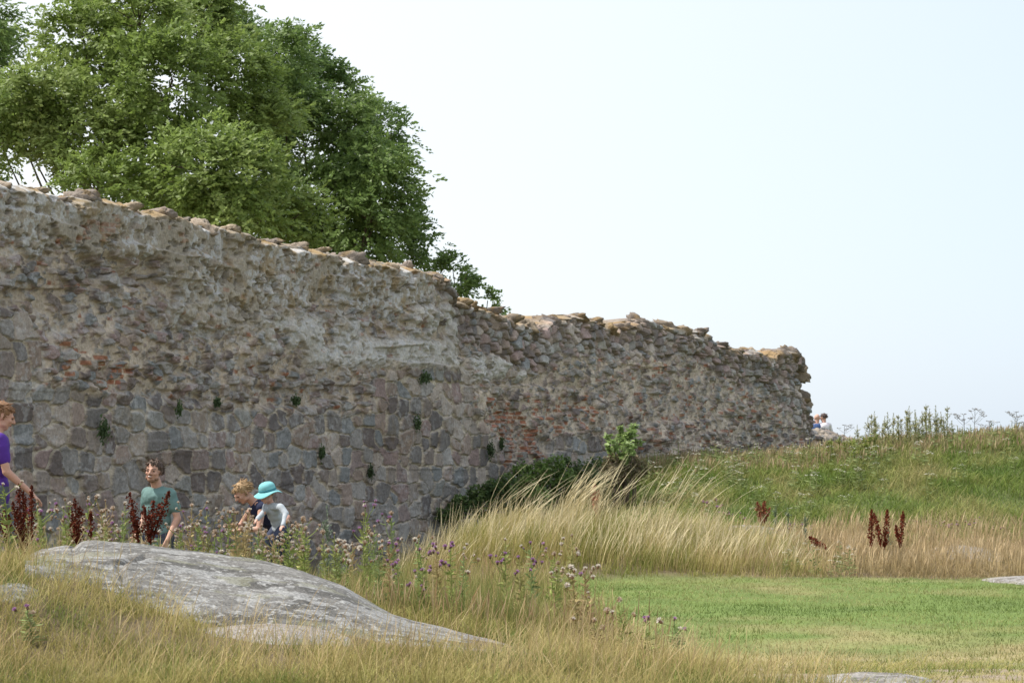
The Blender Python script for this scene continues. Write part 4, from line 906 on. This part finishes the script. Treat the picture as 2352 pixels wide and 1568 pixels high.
# ---------------------------------------------------------------- wild plants
DOCKC = [(0.075, 0.016, 0.010), (0.11, 0.026, 0.015), (0.17, 0.045, 0.025)]
M_DOCK = leafmat('dock_seed', 0.12, 0.85, 0.05)
def spike_mesh(b, d, L, w, cols, dens=230, start=0.25, fat=1.0):
    """seed spike: stem with whorls of small papery discs"""
    b = np.array(b, float); d = np.array(d, float); d /= np.linalg.norm(d)
    top = b + d * L + np.array([d[0], d[1], 0]) * L * 0.06
    st = tube(np.array([b + (top - b) * t for t in np.linspace(0, 1, 6)]), np.linspace(0.007, 0.002, 6), 5)
    n = int(dens * L); t = start + (1 - start) * rng.random(n) ** 0.9
    t = np.floor(t * 26) / 26 + rng.normal(0, 0.008, n)
    pr = np.interp(t, [start, start + 0.2, 0.75, 1.0], [0.35, 1.0, 0.8, 0.12]) * w
    v = rng.normal(0, 1, (n, 3)); v /= np.linalg.norm(v, axis=1, keepdims=True)
    p = b + (top - b) * t[:, None] + v * (pr * rng.uniform(0.1, 1.25, n) ** 0.9)[:, None]
    lf = leaf_quads(p, rng.normal(0, 1, (n, 3)), rng.normal(0, 1, (n, 3)), rng.uniform(0.012, 0.022, n) * fat, rng.uniform(0.012, 0.02, n) * fat, pick(cols, n))
    V, q_, c_ = merge2([(st[0], st[1], np.array(cols[1])), lf]); return V, q_, c_
def dock(px, Y, spikes, label, h0=0.0, cols=DOCKC, group='dock plants with seed spikes', ztop=None):
    """spikes: (px_top, py_top, px_base_offset, length factor, width)"""
    gx, gy, gz = ground_at(px, Y); root = empty('dock_plant', (gx, gy, gz))
    for (tx, ty, by, w) in spikes:
        tp_ = P(tx, ty, Y + rng.uniform(-0.1, 0.1)); b = P(px + (tx - px) * 0.15, by, Y) if by else np.array([gx, gy, gz])
        b[2] = max(b[2], gz - 0.02) if by is None else b[2]
        d = tp_ - b; V, q_, c_ = spike_mesh(b - np.array([gx, gy, gz]), d, np.linalg.norm(d), w * 1.1, cols, start=0.08, dens=620, fat=1.15 if Y < 25 else 1.7)
        npmesh('seed_spike', V, q_, M_DOCK, c_, root)
    tag(root, label, 'dock plant', group); return root
dock(55, 18.6, [(43, 1108, 1290, .045), (54, 1125, 1290, .045), (30, 1150, 1260, .04)], 'dark red dock with two tall spikes below the boy\'s outstretched hand')
dock(72, 18.4, [(73, 1113, 1240, .030)], 'single thin dark dock spike beside the boy\'s hand')
dock(12, 18.6, [(8, 1170, 1260, .05), (20, 1180, 1250, .03)], 'dark red dock at the very left edge, in front of the boy')
dock(178, 19.5, [(172, 1145, 1250, .055), (183, 1160, 1255, .05), (166, 1180, 1250, .03)], 'dense upright dark red dock halfway between the boy and the man')
dock(208, 19.7, [(210, 1175, 1235, .03)], 'small thin dock spike just right of the dense upright one')
dock(318, 19.4, [(298, 1130, 1215, .045), (303, 1170, 1240, .05), (315, 1190, 1245, .035)], 'dock leaning left, in front of the man\'s right side')
dock(345, 19.4, [(331, 1160, 1245, .055), (352, 1148, 1250, .055), (340, 1185, 1240, .05), (388, 1125, 1235, .045), (366, 1155, 1230, .055)], 'broad many-spiked dark red dock covering the man\'s chest')
dock(2001, 33.0, [(2002, 1168, 1258, .045)], 'upright red-brown dock, leftmost of the standing ones in the pink grass', cols=[(0.15, 0.035, 0.02), (0.22, 0.06, 0.035)])
dock(2030, 33.2, [(2008, 1176, 1262, .045), (2038, 1168, 1262, .05)], 'forked V-shaped red-brown dock in the pink dry grass', cols=[(0.15, 0.035, 0.02), (0.22, 0.06, 0.035)])
dock(2066, 33.4, [(2074, 1172, 1262, .04), (2058, 1205, 1250, .03)], 'slim red-brown dock, rightmost of the standing ones in the pink grass', cols=[(0.15, 0.035, 0.02), (0.22, 0.06, 0.035)])
dock(1905, 33.0, [(1860, 1232, 1256, .04), (1864, 1242, 1260, .035)], 'fallen red-brown dock lying over the dry grass', cols=[(0.15, 0.035, 0.02), (0.22, 0.06, 0.035)])
dock(1750, 36.5, [(1740, 1152, 1205, .05), (1756, 1150, 1205, .05), (1768, 1165, 1205, .03)], 'reddish dock at the foot of the green bank', cols=[(0.2, 0.06, 0.035), (0.28, 0.10, 0.06)])
dock(1368, 33.5, [(1364, 1108, 1175, .05), (1374, 1125, 1180, .04)], 'pinkish dock spike among the tall pale grass', cols=[(0.36, 0.15, 0.10), (0.45, 0.22, 0.15)])

M_THIS = leafmat('thistle', 0.2, 0.7, 0.1)
def head_geo(kind, r):
    """one flower head: scaly bulb with purple brush or white down, pointing up, at origin"""
    L = []
    V, q_ = m_ell((0, 0, 0), (r * 0.75, r * 0.75, r * 0.95), k=10)
    bulb = {'p': (0.14, 0.09, 0.07), 'w': (0.26, 0.16, 0.10), 'b': (0.28, 0.18, 0.10)}[kind]
    L.append((V, q_, np.array(bulb)))
    n = 46; v = rng.normal(0, 1, (n, 3)); v[:, 2] = np.abs(v[:, 2]) + (0.7 if kind == 'p' else 0.2); v /= np.linalg.norm(v, axis=1, keepdims=True)
    colr = {'p': [(0.38, 0.17, 0.40), (0.52, 0.32, 0.50)], 'w': [(0.62, 0.55, 0.47), (0.78, 0.73, 0.66)], 'b': [(0.50, 0.38, 0.28), (0.64, 0.54, 0.45)]}[kind]
    L.append(leaf_quads(v * r * 1.05 + np.array([0, 0, r * 0.45]), v, rng.normal(0, 1, (n, 3)), np.full(n, r * 1.5), np.full(n, r * 0.45), pick(colr, n)))
    return merge2(L)
HM = {}
for kd in 'pwb':
    for v_ in range(2):
        V, q_, c_ = head_geo(kd, 0.015 + 0.003 * v_); o = npmesh('flower_head', V, q_, M_THIS, c_); HM[(kd, v_)] = o.data; bpy.data.objects.remove(o)
def stalk_geo(h, nb, seed, green, leafy=1.0, spread=0.16):
    r2 = np.random.default_rng(seed); L = []; tips = []
    top = np.array([r2.normal(0, 0.05), r2.normal(0, 0.05), h]); 
    L.append((*tube(bez((0, 0, 0), top, (0, 0, 0), 6, 0.008), np.linspace(0.006, 0.003, 6), 5), np.array(green)))
    tips.append((top, np.array([0, 0, 1.0])))
    for k in range(nb):
        t = r2.uniform(0.55, 0.92); b = top * t; a = r2.uniform(0, 6.28)
        e = b + np.array([math.cos(a) * spread * r2.uniform(0.4, 1), math.sin(a) * spread * r2.uniform(0.4, 1), r2.uniform(0.08, 0.26) * h])
        e[2] = min(e[2], h * 1.03)
        L.append((*tube(bez(b, e, (0, 0, -0.02), 5, 0.004), np.linspace(0.004, 0.002, 5), 4), np.array(green)))
        tips.append((e, e - b))
        if r2.random() < 0.6:
            e2 = e + np.array([r2.normal(0, 0.035), r2.normal(0, 0.035), r2.uniform(-0.05, 0.01)]); tips.append((e2, e2 - b))
            L.append((*tube(np.array([b * 0.3 + e * 0.7, e2]), np.array([0.003, 0.002]), 4), np.array(green)))
    n = int(70 * leafy); t = r2.uniform(0.08, 0.95, n); az = r2.uniform(0, 6.28, n)
    d = np.stack([np.cos(az), np.sin(az), r2.uniform(-0.1, 0.9, n)], -1); ll = r2.uniform(0.03, 0.10, n) * (1.3 - t)
    L.append(leaf_quads(top * t[:, None] + d * ll[:, None] * 0.6, d, r2.normal(0, 1, (n, 3)), ll * 1.3, ll * 0.35, np.array(green) * r2.uniform(0.7, 1.4, (n, 1))))
    return merge2(L) + (tips,)
VAR = []
for k in range(7):
    h = [0.62, 0.7, 0.75, 0.68, 0.8, 0.58, 0.72][k]; grn = [(0.22, 0.27, 0.08), (0.27, 0.30, 0.10), (0.34, 0.27, 0.13), (0.22, 0.28, 0.11), (0.25, 0.31, 0.09), (0.38, 0.29, 0.15), (0.30, 0.29, 0.11)][k]
    V, q_, c_, tips = stalk_geo(h, 3 + k % 3, 40 + k, grn, 1.9)
    o = npmesh('stalk', V, q_, M_THIS, c_); VAR.append((o.data, tips, h)); bpy.data.objects.remove(o)
def thistle(px, Y, k, kinds, label, group='thistles in seed behind the boulder', z_scale=1.0, rz=None, py_top=None, heads=99):
    gx, gy, gz = ground_at(px, Y); md, tips, h = VAR[k % len(VAR)]
    if py_top is not None: z_scale = max(0.25, (P(px, py_top, Y)[2] - gz) / h)
    root = empty('thistle', (gx, gy, gz), rng.uniform(0, 6.28) if rz is None else rz)
    s_o = bpy.data.objects.new('stalk', md); C.objects.link(s_o); s_o.parent = root; s_o.scale = (1 if z_scale < 1.6 else 1.3, 1 if z_scale < 1.6 else 1.3, z_scale)
    for j, (tp_, d) in enumerate(tips[:heads]):
        kd = kinds[int(rng.integers(len(kinds)))]
        ho = bpy.data.objects.new('flower_head', HM[(kd, int(rng.integers(2)))]); C.objects.link(ho); ho.parent = root
        ho.location = (tp_[0] * s_o.scale[0], tp_[1] * s_o.scale[0], tp_[2] * z_scale + 0.008)
        ho.rotation_euler = (rng.normal(0, 0.45), rng.normal(0, 0.45), 0)
        f_ = rng.uniform(0.5, 1.0); ho.scale = (f_, f_, f_)
    tag(root, label, 'thistle', group); return root
zone = [('thistle gone to seed just right of the boy\'s hand', 60, 120, 'wwbbwbbbp', 8), ('thistle gone to seed left of the dense upright dock', 120, 170, 'wwbbwbbbp', 7), ('thistle with pale heads right of the dense upright dock', 185, 240, 'wwbbwbbbp', 8), ('thistle gone to seed just left of the leaning dock', 240, 300, 'wwbbp', 8),
        ('thistle gone to seed in front of the man', 300, 385, 'wwbbwbbpb', 9), ('thistle just right of the man\'s arm', 400, 450, 'wwbbwbbpb', 7), ('thistle with pale and pinkish heads halfway between the man and the woman', 450, 505, 'wwbbwbbpb', 7), ('thistle with pale heads just left of the woman\'s hands', 505, 560, 'wwbbwbbpb', 8),
        ('thistle with fading heads in front of the woman', 560, 610, 'wbbwb', 8), ('thistle with fading heads in front of the toddler', 610, 670, 'wbbwb', 8), ('brownish thistle just right of the toddler', 670, 740, 'bbbwbwb', 8), ('brownish thistle left of the tall pink-flowered thistle', 740, 840, 'bbbwbwb', 9), ('brownish thistle at the right end of the weed belt', 865, 915, 'bbbwbwb', 4)]
for (lab, a, b, kd, n_) in zone:
    for k in range(max(3, int(n_ * 0.75))):
        px = rng.uniform(a, b); Y = rng.uniform(19.6, 24.8)
        pt = np.interp(px, [60, 280, 320, 390, 430, 550, 580, 660, 700, 900], [1172, 1175, 1205, 1210, 1188, 1192, 1208, 1208, 1196, 1200]) + rng.uniform(-30, 55) + (Y < 22) * 12
        thistle(px, Y, int(rng.integers(7)), kd, lab, 'thistles in the weed belt behind the boulder', py_top=pt)
thistle(857, 21.5, 4, 'ppw', 'tall green thistle with pink flowers standing out against the wall foot', None, py_top=1163)
thistle(905, 22.5, 3, 'ppb', 'short thistle with pink heads right of the tall pink-flowered one', None, py_top=1182)
thistle(30, 18.2, 0, 'wwb', 'green leafy thistle with white heads at the left edge in front of the boy', None, py_top=1115)
for lab, lst in (('thistle with purple and white heads in the grass right of the boulder', [(895, 20.5, 1245, 'ppw'), (960, 21, 1235, 'bbw'), (985, 20, 1265, 'ppw'), (1010, 20.5, 1262, 'pwp'), (1040, 20.3, 1258, 'pw'), (1060, 20.8, 1275, 'wb'), (920, 20, 1290, 'bp'), (975, 19.6, 1310, 'p')]),
                 ('thistle with purple and downy white heads left of the lawn corner', [(1165, 21, 1242, 'ppw'), (1222, 22, 1250, 'pw'), (1205, 20.5, 1282, 'pwp'), (1258, 21.2, 1275, 'wwb'), (1270, 20.6, 1295, 'wb'), (1300, 22.5, 1232, 'bw')])):
    for px, Y, pt, kd in lst: thistle(px, Y, int(rng.integers(7)), kd, lab + (', back row' if Y > 20.7 else ', front row'), lab[13:], py_top=pt)
thistle(1322, 19.5, 2, 'wwbwp', 'broad thistle with a row of white heads against the lawn edge', None, py_top=1312)
thistle(1345, 20.3, 5, 'wwb', 'white-headed thistle right beside the broad one at the lawn edge', None, py_top=1308)
thistle(1440, 17.6, 1, 'wb', 'sparse thistle with two small heads in front of the lawn', None, py_top=1380, heads=4)
thistle(1492, 16.4, 0, 'pp', 'small purple thistle left of the brightest one in the foreground grass', None, py_top=1425, heads=3)
thistle(1560, 16.2, 3, 'ppwp', 'small bright purple thistle at the edge of the lawn in the foreground', None, py_top=1425, heads=5)
thistle(1380, 17.0, 2, 'bw', 'brown withered thistle in the foreground grass', None, py_top=1428, heads=3)
thistle(80, 14.2, 3, 'pb', 'thistle with drooping purple heads in the lower left corner', None, py_top=1398, heads=4)
for px, pt in ((2095, 1215), (2140, 1208), (2180, 1205), (2215, 1200), (2250, 1208), (2290, 1212), (2165, 1225), (2240, 1222)): thistle(px, rng.uniform(35.5, 37.5), int(rng.integers(7)), 'bpb', 'pinkish thistle in the dry meadow below the bank on the right', 'pink thistles below the bank', py_top=pt)
for px, pt in ((1610, 1155), (1640, 1148), (1662, 1165), (1690, 1180), (1560, 1190), (1820, 1205), (1860, 1210)): thistle(px, rng.uniform(35.5, 37.0), int(rng.integers(7)), 'ppb', 'purplish thistle between the tall pale grass and the bank', 'purple thistles behind the tall grass', py_top=pt)

# yarrow: flat white umbels
M_YAR = leafmat('yarrow_white', 0.15, 0.8, 0.1)
def yarrow_geo(h, seed, wc=(0.66, 0.64, 0.56)):
    r2 = np.random.default_rng(seed); L = []
    L.append((*tube(bez((0, 0, 0), (0.01, 0, h), (0.02, 0, 0), 5, 0.004), np.linspace(0.004, 0.0025, 5), 4), np.array((0.28, 0.30, 0.13))))
    n = 26; a = r2.uniform(0, 6.28, n); rr = 0.034 * np.sqrt(r2.random(n)); p = np.stack([rr * np.cos(a), rr * np.sin(a), h + 0.012 - rr * 0.9 + r2.normal(0, 0.006, n)], -1)
    L.append(leaf_quads(p, np.stack([np.cos(a), np.sin(a), 0.1 * r2.normal(0, 1, n)], -1), np.tile([0.1, 0, 1.0], (n, 1)) + r2.normal(0, 0.25, (n, 3)), np.full(n, 0.016), np.full(n, 0.015), np.array(wc) * r2.uniform(0.8, 1.1, (n, 1))))
    n = 16; t = r2.uniform(0, 0.8, n); az = r2.uniform(0, 6.28, n); d = np.stack([np.cos(az), np.sin(az), 0.5 + 0 * az], -1)
    L.append(leaf_quads(np.stack([0 * t, 0 * t, h * t], -1) + d * 0.03, d, r2.normal(0, 1, (n, 3)), np.full(n, 0.07), np.full(n, 0.018), np.tile([0.22, 0.27, 0.11], (n, 1))))
    return merge2(L)
YV = []
for k in range(3):
    V, q_, c_ = yarrow_geo(0.42, 300 + k); o = npmesh('yarrow', V, q_, M_YAR, c_); YV.append(o.data); bpy.data.objects.remove(o)
def put(mesh, name, px, Y, py_top, h, label, cat, group, wid=1.0):
    gx, gy, gz = ground_at(px, Y); o = bpy.data.objects.new(name, mesh); C.objects.link(o); o.location = (gx, gy, gz)
    z = max(0.3, (P(px, py_top, Y)[2] - gz) / h); o.scale = (wid, wid, z); o.rotation_euler = (0, 0, rng.uniform(0, 6.28)); tag(o, label, cat, group); return o
for k in range(26):
    px = rng.uniform(1795, 1975); put(YV[k % 3], 'yarrow', px, rng.uniform(30.9, 32.2), rng.uniform(1240, 1305), 0.42, 'white yarrow in the dry grass at the far lawn edge, below the fallen dock', 'yarrow', 'yarrow at the far lawn edge')
for k in range(90):
    px = rng.uniform(1480, 2000); Y = rng.uniform(40.5, 45.5); gx, gy, gz = ground_at(px, Y)
    _, py = proj(gx, gy, gz); put(YV[k % 3], 'yarrow', px, Y, py - rng.uniform(40, 58), 0.42, 'small white yarrow ' + ('on the upper bank just right of the elder shrub' if px < 1650 else 'below the right end of the tall wall' if px < 1850 else 'below the low wall stub'), 'yarrow', 'yarrow on the upper bank', 2.2)
for k in range(36):
    px = rng.uniform(2000, 2352); Y = rng.uniform(39.5, 46); gx, gy, gz = ground_at(px, Y)
    _, py = proj(gx, gy, gz); put(YV[k % 3], 'yarrow', px, Y, py - rng.uniform(45, 60), 0.42, 'small white yarrow on the bank ' + ('under the tall skyline weeds' if px < 2180 else 'under the skyline umbel plants'), 'yarrow', 'yarrow on the right bank', 2.0)
for k in range(22):
    px = rng.uniform(1480, 1950); Y = rng.uniform(38, 41); gx, gy, gz = ground_at(px, Y)
    _, py = proj(gx, gy, gz); put(YV[k % 3], 'yarrow', px, Y, py - rng.uniform(40, 55), 0.42, 'scattered white yarrow on the lower green bank', 'yarrow', 'yarrow on the lower bank', 1.9)

# tall leafy weeds on the skyline
def tallweed_geo(h, seed, cols):
    r2 = np.random.default_rng(seed); L = []; st = np.array(cols[0]) * 0.8
    L.append((*tube(bez((0, 0, 0), (0.03, 0, h), (0.02, 0, 0), 7, 0.01), np.linspace(0.009, 0.003, 7), 5), st))
    for k in range(9):
        t = r2.uniform(0.3, 0.9); a = r2.uniform(0, 6.28); b = np.array([0.03 * t, 0, h * t]); e = b + np.array([math.cos(a) * 0.09, math.sin(a) * 0.09, 0.20]) * (1.25 - t)
        L.append((*tube(np.array([b, (b + e) / 2 + [0, 0, -0.01], e]), np.array([0.004, 0.003, 0.002]), 4), st))
        n = 18; s_t = r2.random(n); p = b + (e - b) * s_t[:, None]; d = r2.normal(0, 1, (n, 3)); d[:, 2] = np.abs(d[:, 2]) * 0.5
        L.append(leaf_quads(p + d * 0.012, d, r2.normal(0, 1, (n, 3)), r2.uniform(0.02, 0.045, n), r2.uniform(0.010, 0.02, n), np.array(cols)[r2.integers(0, len(cols), n)]))
    n = 90; t = r2.uniform(0.15, 1.0, n); d = r2.normal(0, 1, (n, 3)); d[:, 2] = np.abs(d[:, 2]); p = np.stack([0.03 * t, 0 * t, h * t], -1) + d * 0.018 * (1.3 - t)[:, None]
    L.append(leaf_quads(p, d, r2.normal(0, 1, (n, 3)), r2.uniform(0.025, 0.06, n) * (1.4 - t), r2.uniform(0.012, 0.022, n), np.array(cols)[r2.integers(0, len(cols), n)]))
    return merge2(L)
TW = []
for k in range(4):
    V, q_, c_ = tallweed_geo(1.0, 500 + k, [(0.30, 0.32, 0.14), (0.38, 0.36, 0.19), (0.42, 0.34, 0.22), (0.30, 0.36, 0.14)]); o = npmesh('tall_weed', V, q_, M_WEED, c_); TW.append(o.data); bpy.data.objects.remove(o)
for k, (px, pt) in enumerate([(1990, 958), (2000, 950), (2012, 944), (2040, 946), (2052, 948), (2080, 940), (2093, 932), (2100, 946), (2125, 934), (2130, 928), (2140, 938), (2152, 930), (2160, 945), (2178, 932), (2112, 960), (2066, 965), (2026, 972), (2146, 968), (1972, 975), (2090, 972), (2165, 975), (2120, 985), (2048, 985), (2006, 962), (2034, 955), (2060, 952), (2086, 948), (2106, 940), (2118, 944), (2136, 948), (2172, 955), (2190, 965), (2016, 960), (2074, 960), (2156, 950)]):
    lab = 'tall leafy weed against the sky, ' + ('in the left cluster nearest the low wall stub' if px < 2030 else 'in the second cluster from the wall stub' if px < 2070 else 'in the third cluster from the wall stub' if px < 2115 else 'in the densest cluster' if px < 2170 else 'standing alone left of the umbel plants')
    put(TW[k % 4], 'tall_weed', px, rng.uniform(44.5, 46.5), pt, 1.0, lab, 'weed', 'tall weeds on the skyline', 1.15)
TY = []
for k in range(2):
    V, q_, c_ = tallweed_geo(1.0, 530 + k, [(0.30, 0.36, 0.08), (0.38, 0.42, 0.12), (0.25, 0.33, 0.08)]); o = npmesh('leafy_weed', V, q_, M_WEED, c_); TY.append(o.data); bpy.data.objects.remove(o)
lab = 'low yellow-green weed on the bank just below the low wall stub'
for k in range(18): 
    px = rng.uniform(1890, 2050); put(TY[k % 2], 'leafy_weed', px, rng.uniform(43, 45.5), rng.uniform(1000, 1035), 1.0, lab, 'weed', 'yellow-green weeds below the wall stub', 1.3)
# grey green mugwort
TG = []
for k in range(2):
    V, q_, c_ = tallweed_geo(1.0, 520 + k, [(0.20, 0.25, 0.17), (0.27, 0.32, 0.23), (0.17, 0.22, 0.14)]); o = npmesh('mugwort', V, q_, M_WEED, c_); TG.append(o.data); bpy.data.objects.remove(o)
for k, (px, pt, Y, lb) in enumerate([(1850, 1178, 34.5, 'grey-green mugwort above the fallen dock'), (1805, 1165, 36, 'pale silvery mugwort left of the one above the fallen dock'), (1778, 1160, 36.3, 'silvery mugwort beside the reddish dock at the bank foot'), (748, 1160, 22.5, 'pale mugwort stem in front of the wall foot, left of the tall pink thistle'), (2036, 1205, 33.4, 'grey-green mugwort inside the forked dock')]):
    put(TG[k % 2], 'mugwort', px, Y, pt, 1.0, lb, 'mugwort', None, 0.9)
# umbels on the skyline
def umbel_geo(seed, h=1.0):
    r2 = np.random.default_rng(seed); L = []; c = np.array((0.13, 0.12, 0.08))
    L.append((*tube(bez((0, 0, 0), (0, 0, h), (0.03, 0, 0), 6, 0.01), np.linspace(0.007, 0.004, 6), 5), c))
    tips = [(np.array([0, 0, h]))]
    for k in range(6):
        t = r2.uniform(0.5, 0.85); b = np.array([0, 0, h * t]); a = r2.uniform(0, 6.28); e = b + np.array([math.cos(a) * 0.22, math.sin(a) * 0.22, 0.26]) * r2.uniform(0.5, 1); tips.append(e)
        L.append((*tube(bez(b, e, (0, 0, -0.03), 5, 0.004), np.linspace(0.004, 0.0025, 5), 4), c))
    for e in tips:
        for j in range(11):
            a = r2.uniform(0, 6.28); q = e + np.array([math.cos(a) * 0.045, math.sin(a) * 0.045, 0.045 + 0.01 * r2.normal()]); L.append((*tube(np.array([e, q]), np.array([0.002, 0.0015]), 3), c))
            n = 5; L.append(leaf_quads(q + r2.normal(0, 0.006, (n, 3)), r2.normal(0, 1, (n, 3)), r2.normal(0, 1, (n, 3)), np.full(n, 0.014), np.full(n, 0.012), np.tile([0.20, 0.16, 0.11], (n, 1))))
    return merge2(L)
UM = []
for k in range(2):
    V, q_, c_ = umbel_geo(540 + k); o = npmesh('umbel_plant', V, q_, M_WEED, c_); UM.append(o.data); bpy.data.objects.remove(o)
for k, (px, pt, lb) in enumerate([(2240, 938, 'tallest dried umbel plant on the skyline, right of the leafy weeds'), (2214, 950, 'dried umbel plant on the skyline close to the leafy weeds'), (2272, 966, 'short dried umbel plant on the skyline between two taller ones'), (2335, 945, 'dried umbel plant on the skyline nearest the right edge'), (2352, 968, 'small dried umbel plant on the skyline cut by the right edge'), (1940, 975, 'tiny dried umbel plant above the low wall stub')]):
    put(UM[k % 2], 'umbel_plant', px, 45.8 if px > 1950 else 57.5, pt, 1.05, lb, 'umbel plant', None, 1.0)

# bushes at the wall foot, shrub, wall ferns
def bush(name, blobs, Y, label, cols, L=0.075, W=0.045, dens=42, cat='bush', base_py=1150, dY=0.4, stem=True):
    bx = np.mean([b[0] for b in blobs]); gx, gy, gz = ground_at(bx, Y); root = empty(name, (gx, gy, gz)); org_ = np.array([gx, gy, gz])
    Ps, Cs, st = [], [], []
    for (px, py, r_) in blobs:
        c = P(px, py, Y + rng.uniform(-dY, dY)); rr = r_ / F * Y; n = int(dens * (r_ / 20.0) ** 2 * 6)
        v = rng.normal(0, 1, (n, 3)); v /= np.linalg.norm(v, axis=1, keepdims=True)
        k_ = 1 + 0.75 * (fbm(v[:, 0] * 2 + px, v[:, 2] * 2 + v[:, 1] * 2, 3, 7) - 0.5) * 2
        Ps.append(c + v * rr * (rng.uniform(0.5, 1.0, (n, 1)) ** 0.7) * k_[:, None] * np.array([1, 1, 0.95])); Cs.append(pick(cols, n))
        st.append(tube(bez((gx + (c[0] - gx) * 0.4, gy, gz - 0.05), c, (0, 0, 0), 6, 0.03), np.linspace(0.02, 0.006, 6), 5))
    Pn = np.concatenate(Ps); n = len(Pn)
    V, q_, c_ = leaf_quads(Pn, rng.normal(0, 1, (n, 3)) * np.array([1, 1, 0.6]), rng.normal(0, 0.6, (n, 3)) + np.array([0, -0.3, 1]), L * rng.uniform(0.6, 1.3, n), W * rng.uniform(0.6, 1.3, n), np.concatenate(Cs))
    npmesh('foliage', V - org_, q_, M_LEAF, c_, root)
    V, q_, _ = merge2(st); npmesh('stems', V - org_, q_, M_BARK, None, root, True)
    tag(root, label, cat); return root
DK = [(0.07, 0.12, 0.05), (0.11, 0.17, 0.06), (0.17, 0.24, 0.08)]
bush('bramble_bush', [(1060, 1155, 22), (1095, 1135, 24), (1130, 1120, 24), (1165, 1108, 22), (1050, 1175, 28), (1110, 1160, 32), (1150, 1140, 34), (1020, 1185, 18)], 39.0, 'dark green bramble bush at the wall foot behind the tall pale grass', DK)
bush('bramble_bush', [(1200, 1090, 30), (1240, 1085, 30), (1275, 1070, 26), (1210, 1125, 34), (1260, 1115, 34), (1300, 1100, 26), (1190, 1150, 30), (1240, 1150, 34)], 41.0, 'mid green bush right of the dark brambles, under the brick patches', [(0.11, 0.18, 0.06), (0.17, 0.26, 0.07), (0.24, 0.33, 0.10)])
bush('bramble_bush', [(1330, 1085, 30), (1370, 1075, 26), (1320, 1115, 34), (1365, 1110, 34), (1300, 1062, 14), (1400, 1100, 28)], 42.5, 'dark bushy growth left of the young elder shrub', DK)
bush('elder_shrub', [(1430, 1005, 17), (1450, 995, 13), (1406, 1022, 15), (1444, 1030, 17), (1456, 980, 9), (1412, 1045, 14), (1435, 1055, 15), (1465, 1015, 9), (1398, 1000, 8), (1425, 985, 8)], 41.0, 'young light green elder shrub growing in front of the wall', [(0.20, 0.29, 0.09), (0.27, 0.37, 0.13), (0.36, 0.46, 0.19)], L=0.13, W=0.055, dens=26, cat='shrub')
bush('withered_bush', [(1410, 1065, 26), (1445, 1060, 26), (1470, 1075, 22), (1430, 1085, 28), (1395, 1085, 22)], 41.2, 'brownish withered undergrowth below the elder shrub', [(0.18, 0.13, 0.08), (0.14, 0.15, 0.07), (0.26, 0.19, 0.12)], L=0.07, W=0.03, dens=50, cat='bush')
for k, (px, py, w_, h_, lb) in enumerate([(240, 988, 11, 23, 'largest dark green fern tuft hanging on the left of the wall'), (412, 940, 8, 16, 'dark fern tuft on the wall above the man, right of the largest tuft'), (500, 925, 7, 9, 'small fern tuft on the wall above the woman'), (680, 920, 9, 10, 'round fern tuft on the wall high above the toddler'), (740, 1040, 6, 13, 'narrow fern tuft low on the wall right of the toddler'), (852, 1083, 6, 13, 'narrow fern tuft low on the wall above the tall pink thistle'), (961, 970, 9, 20, 'long fern tuft hanging in the middle of the wall'), (977, 868, 13, 12, 'bushy tuft high on the wall in the ledge corner'), (1127, 1034, 8, 18, 'fern tuft on the wall just above the brambles'), (1152, 1020, 5, 12, 'thin fern tuft beside the one above the brambles')]):
    Y = float(wallY(px)) - 0.22; c = P(px, py, Y); n = int(rng.integers(110, 300)); root = empty('wall_fern', tuple(c))
    v = rng.normal(0, 0.5, (n, 3)); p = np.stack([v[:, 0] * w_ / F * Y, -np.abs(v[:, 1]) * 0.06, v[:, 2] * h_ / F * Y], -1)
    d = np.stack([rng.normal(0, 0.5, n), -0.4 + 0 * v[:, 0], -0.9 + 0 * v[:, 0]], -1)
    V, q_, c_ = leaf_quads(p, d, rng.normal(0, 1, (n, 3)), rng.uniform(0.03, 0.07, n), rng.uniform(0.015, 0.03, n), pick([(0.04, 0.065, 0.025), (0.07, 0.11, 0.04)], n) * rng.uniform(0.8, 1.6))
    npmesh('fronds', V, q_, M_LEAF, c_, root); tag(root, lb, 'fern')
# low leafy herbs at the left edge, and a yellow flower
bush('nettle_patch', [(10, 1312, 18), (40, 1322, 16), (-15, 1305, 20), (70, 1332, 10)], 16.4, 'bright green leafy herbs at the left edge above the small rock', [(0.06, 0.12, 0.025), (0.10, 0.17, 0.035)], L=0.035, W=0.025, dens=90, cat='herb', dY=0.15)
gx, gy, gz = ground_at(577, 19.2); root = empty('yellow_flower', (gx, gy, gz)); hz = P(577, 1242, 19.2) - np.array([gx, gy, gz])
V, q_ = tube(np.array([(0, 0, 0), hz * 0.5, hz]), np.array([0.004, 0.003, 0.003]), 5); npmesh('stem', V, q_, M_WEED, np.tile([0.12, 0.16, 0.05], (len(V), 1)), root)
a = np.linspace(0, 6.28, 22); dd_ = np.stack([np.cos(a), np.sin(a), 0.15 + 0 * a], -1)
V, q_, c_ = leaf_quads(hz + dd_ * 0.012, dd_, np.tile([0, 0, 1.0], (22, 1)), np.full(22, 0.024), np.full(22, 0.01), np.tile([0.75, 0.52, 0.02], (22, 1))); npmesh('petals', V, q_, M_WEED, c_, root)
tag(root, 'single bright yellow flower just above the boulder', 'flower')
